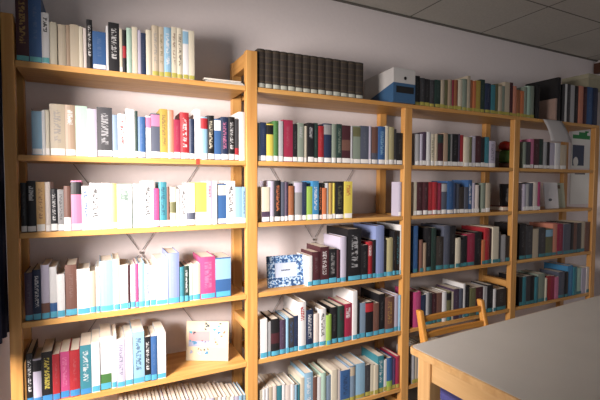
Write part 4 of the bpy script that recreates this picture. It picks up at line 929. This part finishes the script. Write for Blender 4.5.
bm = bmesh.new(); box_bm(bm, XR-.05, XR-.0005, -.75, .262, 2.125, 2.205)
tag(obj('curtain_pelmet', bm, plain('pelmet_brown', '54301e', .5), bevel=.003), 'dark brown wooden pelmet high on the right wall near the ceiling', 'pelmet')

# ------------------------------------------------------------------ table
TH = .725
tb = thing('table', 'beech table with grey top in front of the right bays', 'table', (1.15, -.662, 0), math.radians(3.2))
TL, TW = 1.75, 1.0
def rrect(x0, x1, y0, y1, r):
    p = []
    for cx, cy, a0 in ((x1-r, y1-r, 0), (x0+r, y1-r, 90), (x0+r, y0+r, 180), (x1-r, y0+r, 270)):
        for k in range(5): a = math.radians(a0+k*22.5); p.append((cx+r*math.cos(a), cy+r*math.sin(a)))
    return p
M_beech = wood('beech_edge', 'd9b077', 'c2935a', 0); M_beechz = wood('beech_leg', 'd9b077', 'c0905a', 2); M_beechy = wood('beech_apron', 'dab47e', 'c59a62', 1)
bm = bmesh.new(); prism_bm(bm, rrect(0, TL, -TW, 0, .02), TH-.024, TH-.0012); obj('tabletop', bm, M_beech, tb, bevel=.003)
mt, nt, b = new_mat('grey_linoleum_top'); tc = N(nt, 'ShaderNodeTexCoord'); nz = N(nt, 'ShaderNodeTexNoise'); nz.inputs['Scale'].default_value = 6; nz.inputs['Detail'].default_value = 8
nt.links.new(tc.outputs['Object'], nz.inputs['Vector']); nt.links.new(mixc(nt, nz.outputs['Fac'], lin('d6d2ca'), lin('e2dfd7')), b.inputs['Base Color']); b.inputs['Roughness'].default_value = .5
bm = bmesh.new(); prism_bm(bm, rrect(.006, TL-.006, -TW+.006, -.006, .016), TH-.0011, TH); obj('top_surface', bm, mt, tb, label='grey linoleum surface')
for x in (.02, TL-.07):
    for y in (-.025, -TW+.075):
        bm = bmesh.new(); box_bm(bm, x, x+.05, y-.05, y, 0, TH-.0242); obj('leg', bm, M_beechz, tb, bevel=.003)
az0, az1 = TH-.095, TH-.0243
bm = bmesh.new(); box_bm(bm, .028, .05, -TW+.0752, -.0752, az0, az1); obj('apron', bm, M_beechy, tb, bevel=.0015)
bm = bmesh.new(); box_bm(bm, TL-.05, TL-.028, -TW+.0752, -.0752, az0, az1); obj('apron', bm, M_beechy, tb, bevel=.0015)
bm = bmesh.new(); box_bm(bm, .0702, TL-.0702, -.057, -.035, az0, az1); obj('apron', bm, M_beech, tb, bevel=.0015)
bm = bmesh.new(); box_bm(bm, .0702, TL-.0702, -TW+.035, -TW+.057, az0, az1); obj('apron', bm, M_beech, tb, bevel=.0015)

# ------------------------------------------------------------------ chair, its back to the shelves, seat under the table
ch = thing('chair', 'wooden chair with slatted back and blue seat pushed under the table', 'chair', (1.614, -.60, 0), math.radians(0))
M_ch = wood('chair_wood', 'cf9444', 'b07430', 2); M_chx = wood('chair_wood_rail', 'cf9444', 'b07430', 0)
CW = .385; HH = .728
def chair_y(z):    # rear post line: upright to the seat then leaning back
    return .12 if z < .42 else .12+(z-.42)*.24
for sx in (-1, 1):
    bm = bmesh.new(); prev = None
    zz = [0, .2, .42, .55, .66, HH]
    rings = []
    for z in zz:
        yy = chair_y(z) - (.03*(1-z/.42) if z < .42 else 0)*-1; w = .0115; d = .014 if z > .6 else .018
        rings.append([bm.verts.new((sx*(CW/2-.015)+a*w, yy+c*d, z)) for a, c in ((-1, -1), (1, -1), (1, 1), (-1, 1))])
    for a, c in zip(rings, rings[1:]):
        for k in range(4): bm.faces.new((a[k], a[(k+1) % 4], c[(k+1) % 4], c[k]))
    bm.faces.new(rings[0][::-1]); bm.faces.new(rings[-1])
    obj('rear_leg', bm, M_ch, ch, bevel=.006)
for z, hh in ((.69, .024), (.628, .024), (.54, .018)):
    bm = bmesh.new(); n = 8
    pts = [(-CW/2+.0267+(CW-.0534)*i/n, chair_y(z)+.006*math.sin(PI*i/n)) for i in range(n+1)]
    prism_bm(bm, [(x, y-.007) for x, y in pts]+[(x, y+.007) for x, y in pts[::-1]], z-hh/2, z+hh/2)
    obj('back_rail', bm, M_chx, ch, bevel=.003)
for sx in (-1, 1):
    bm = bmesh.new(); box_bm(bm, sx*(CW/2-.017)-.017, sx*(CW/2-.017)+.017, -.27, -.236, 0, .415); obj('front_leg', bm, M_ch, ch, bevel=.004)
    bm = bmesh.new(); box_bm(bm, sx*(CW/2-.012)-.009, sx*(CW/2-.012)+.009, -.2355, .098, .355, .405); obj('side_rail', bm, M_ch, ch, bevel=.002)
bm = bmesh.new(); box_bm(bm, -CW/2+.0345, CW/2-.0345, -.262, -.244, .355, .405); obj('front_rail', bm, M_chx, ch, bevel=.002)
bm = bmesh.new(); prism_bm(bm, rrect(-CW/2+.005, CW/2-.005, -.285, .095, .03), .4155, .45); obj('seat', bm, plain('blue_seat_cloth', '4b4a86', .9, .15, 120), ch, bevel=.01, label='blue upholstered seat')

# ------------------------------------------------------------------ camera
f = 406.418
yaw, pitch, roll = .45986673, -.04458898, .00294498
fw = Vector((math.sin(yaw)*math.cos(pitch), math.cos(yaw)*math.cos(pitch), math.sin(pitch)))
rt = Vector((math.cos(yaw), -math.sin(yaw), 0)); up = rt.cross(fw)
r2 = rt*math.cos(roll)+up*math.sin(roll); u2 = -rt*math.sin(roll)+up*math.cos(roll)
cam = bpy.data.cameras.new('camera'); co = bpy.data.objects.new('camera', cam); C.objects.link(co)
cam.sensor_width = 36; cam.lens = f/600*36; cam.clip_start = .02
co.matrix_world = Matrix(((r2.x, u2.x, -fw.x, .26776), (r2.y, u2.y, -fw.y, -1.65928), (r2.z, u2.z, -fw.z, 1.25), (0, 0, 0, 1)))
bpy.context.scene.camera = co

# ------------------------------------------------------------------ light: daylight outside the left window, dim room light behind
def area(name, loc, target, sx, sy, power, col, spread=180):
    l = bpy.data.lights.new(name, 'AREA'); l.shape = 'RECTANGLE'; l.size = sx; l.size_y = sy; l.energy = power; l.color = col; l.spread = math.radians(spread)
    o = bpy.data.objects.new(name, l); C.objects.link(o); o.location = loc
    o.rotation_euler = (Vector(target)-Vector(loc)).to_track_quat('-Z', 'Y').to_euler()
    return o
area('window_daylight', (-.62, -.85, 1.40), (.16, .0, .98), .7, .7, 60, (1, .9, .86), 100)
w = bpy.data.worlds.new('world'); bpy.context.scene.world = w; w.use_nodes = True
bg = w.node_tree.nodes['Background']; bg.inputs[0].default_value = (.9, .93, 1, 1); bg.inputs[1].default_value = .45
vs_ = bpy.context.scene.view_settings
vs_.view_transform = 'Standard'; vs_.look = 'None'; vs_.exposure = 0; vs_.gamma = 1; vs_.use_curve_mapping = False
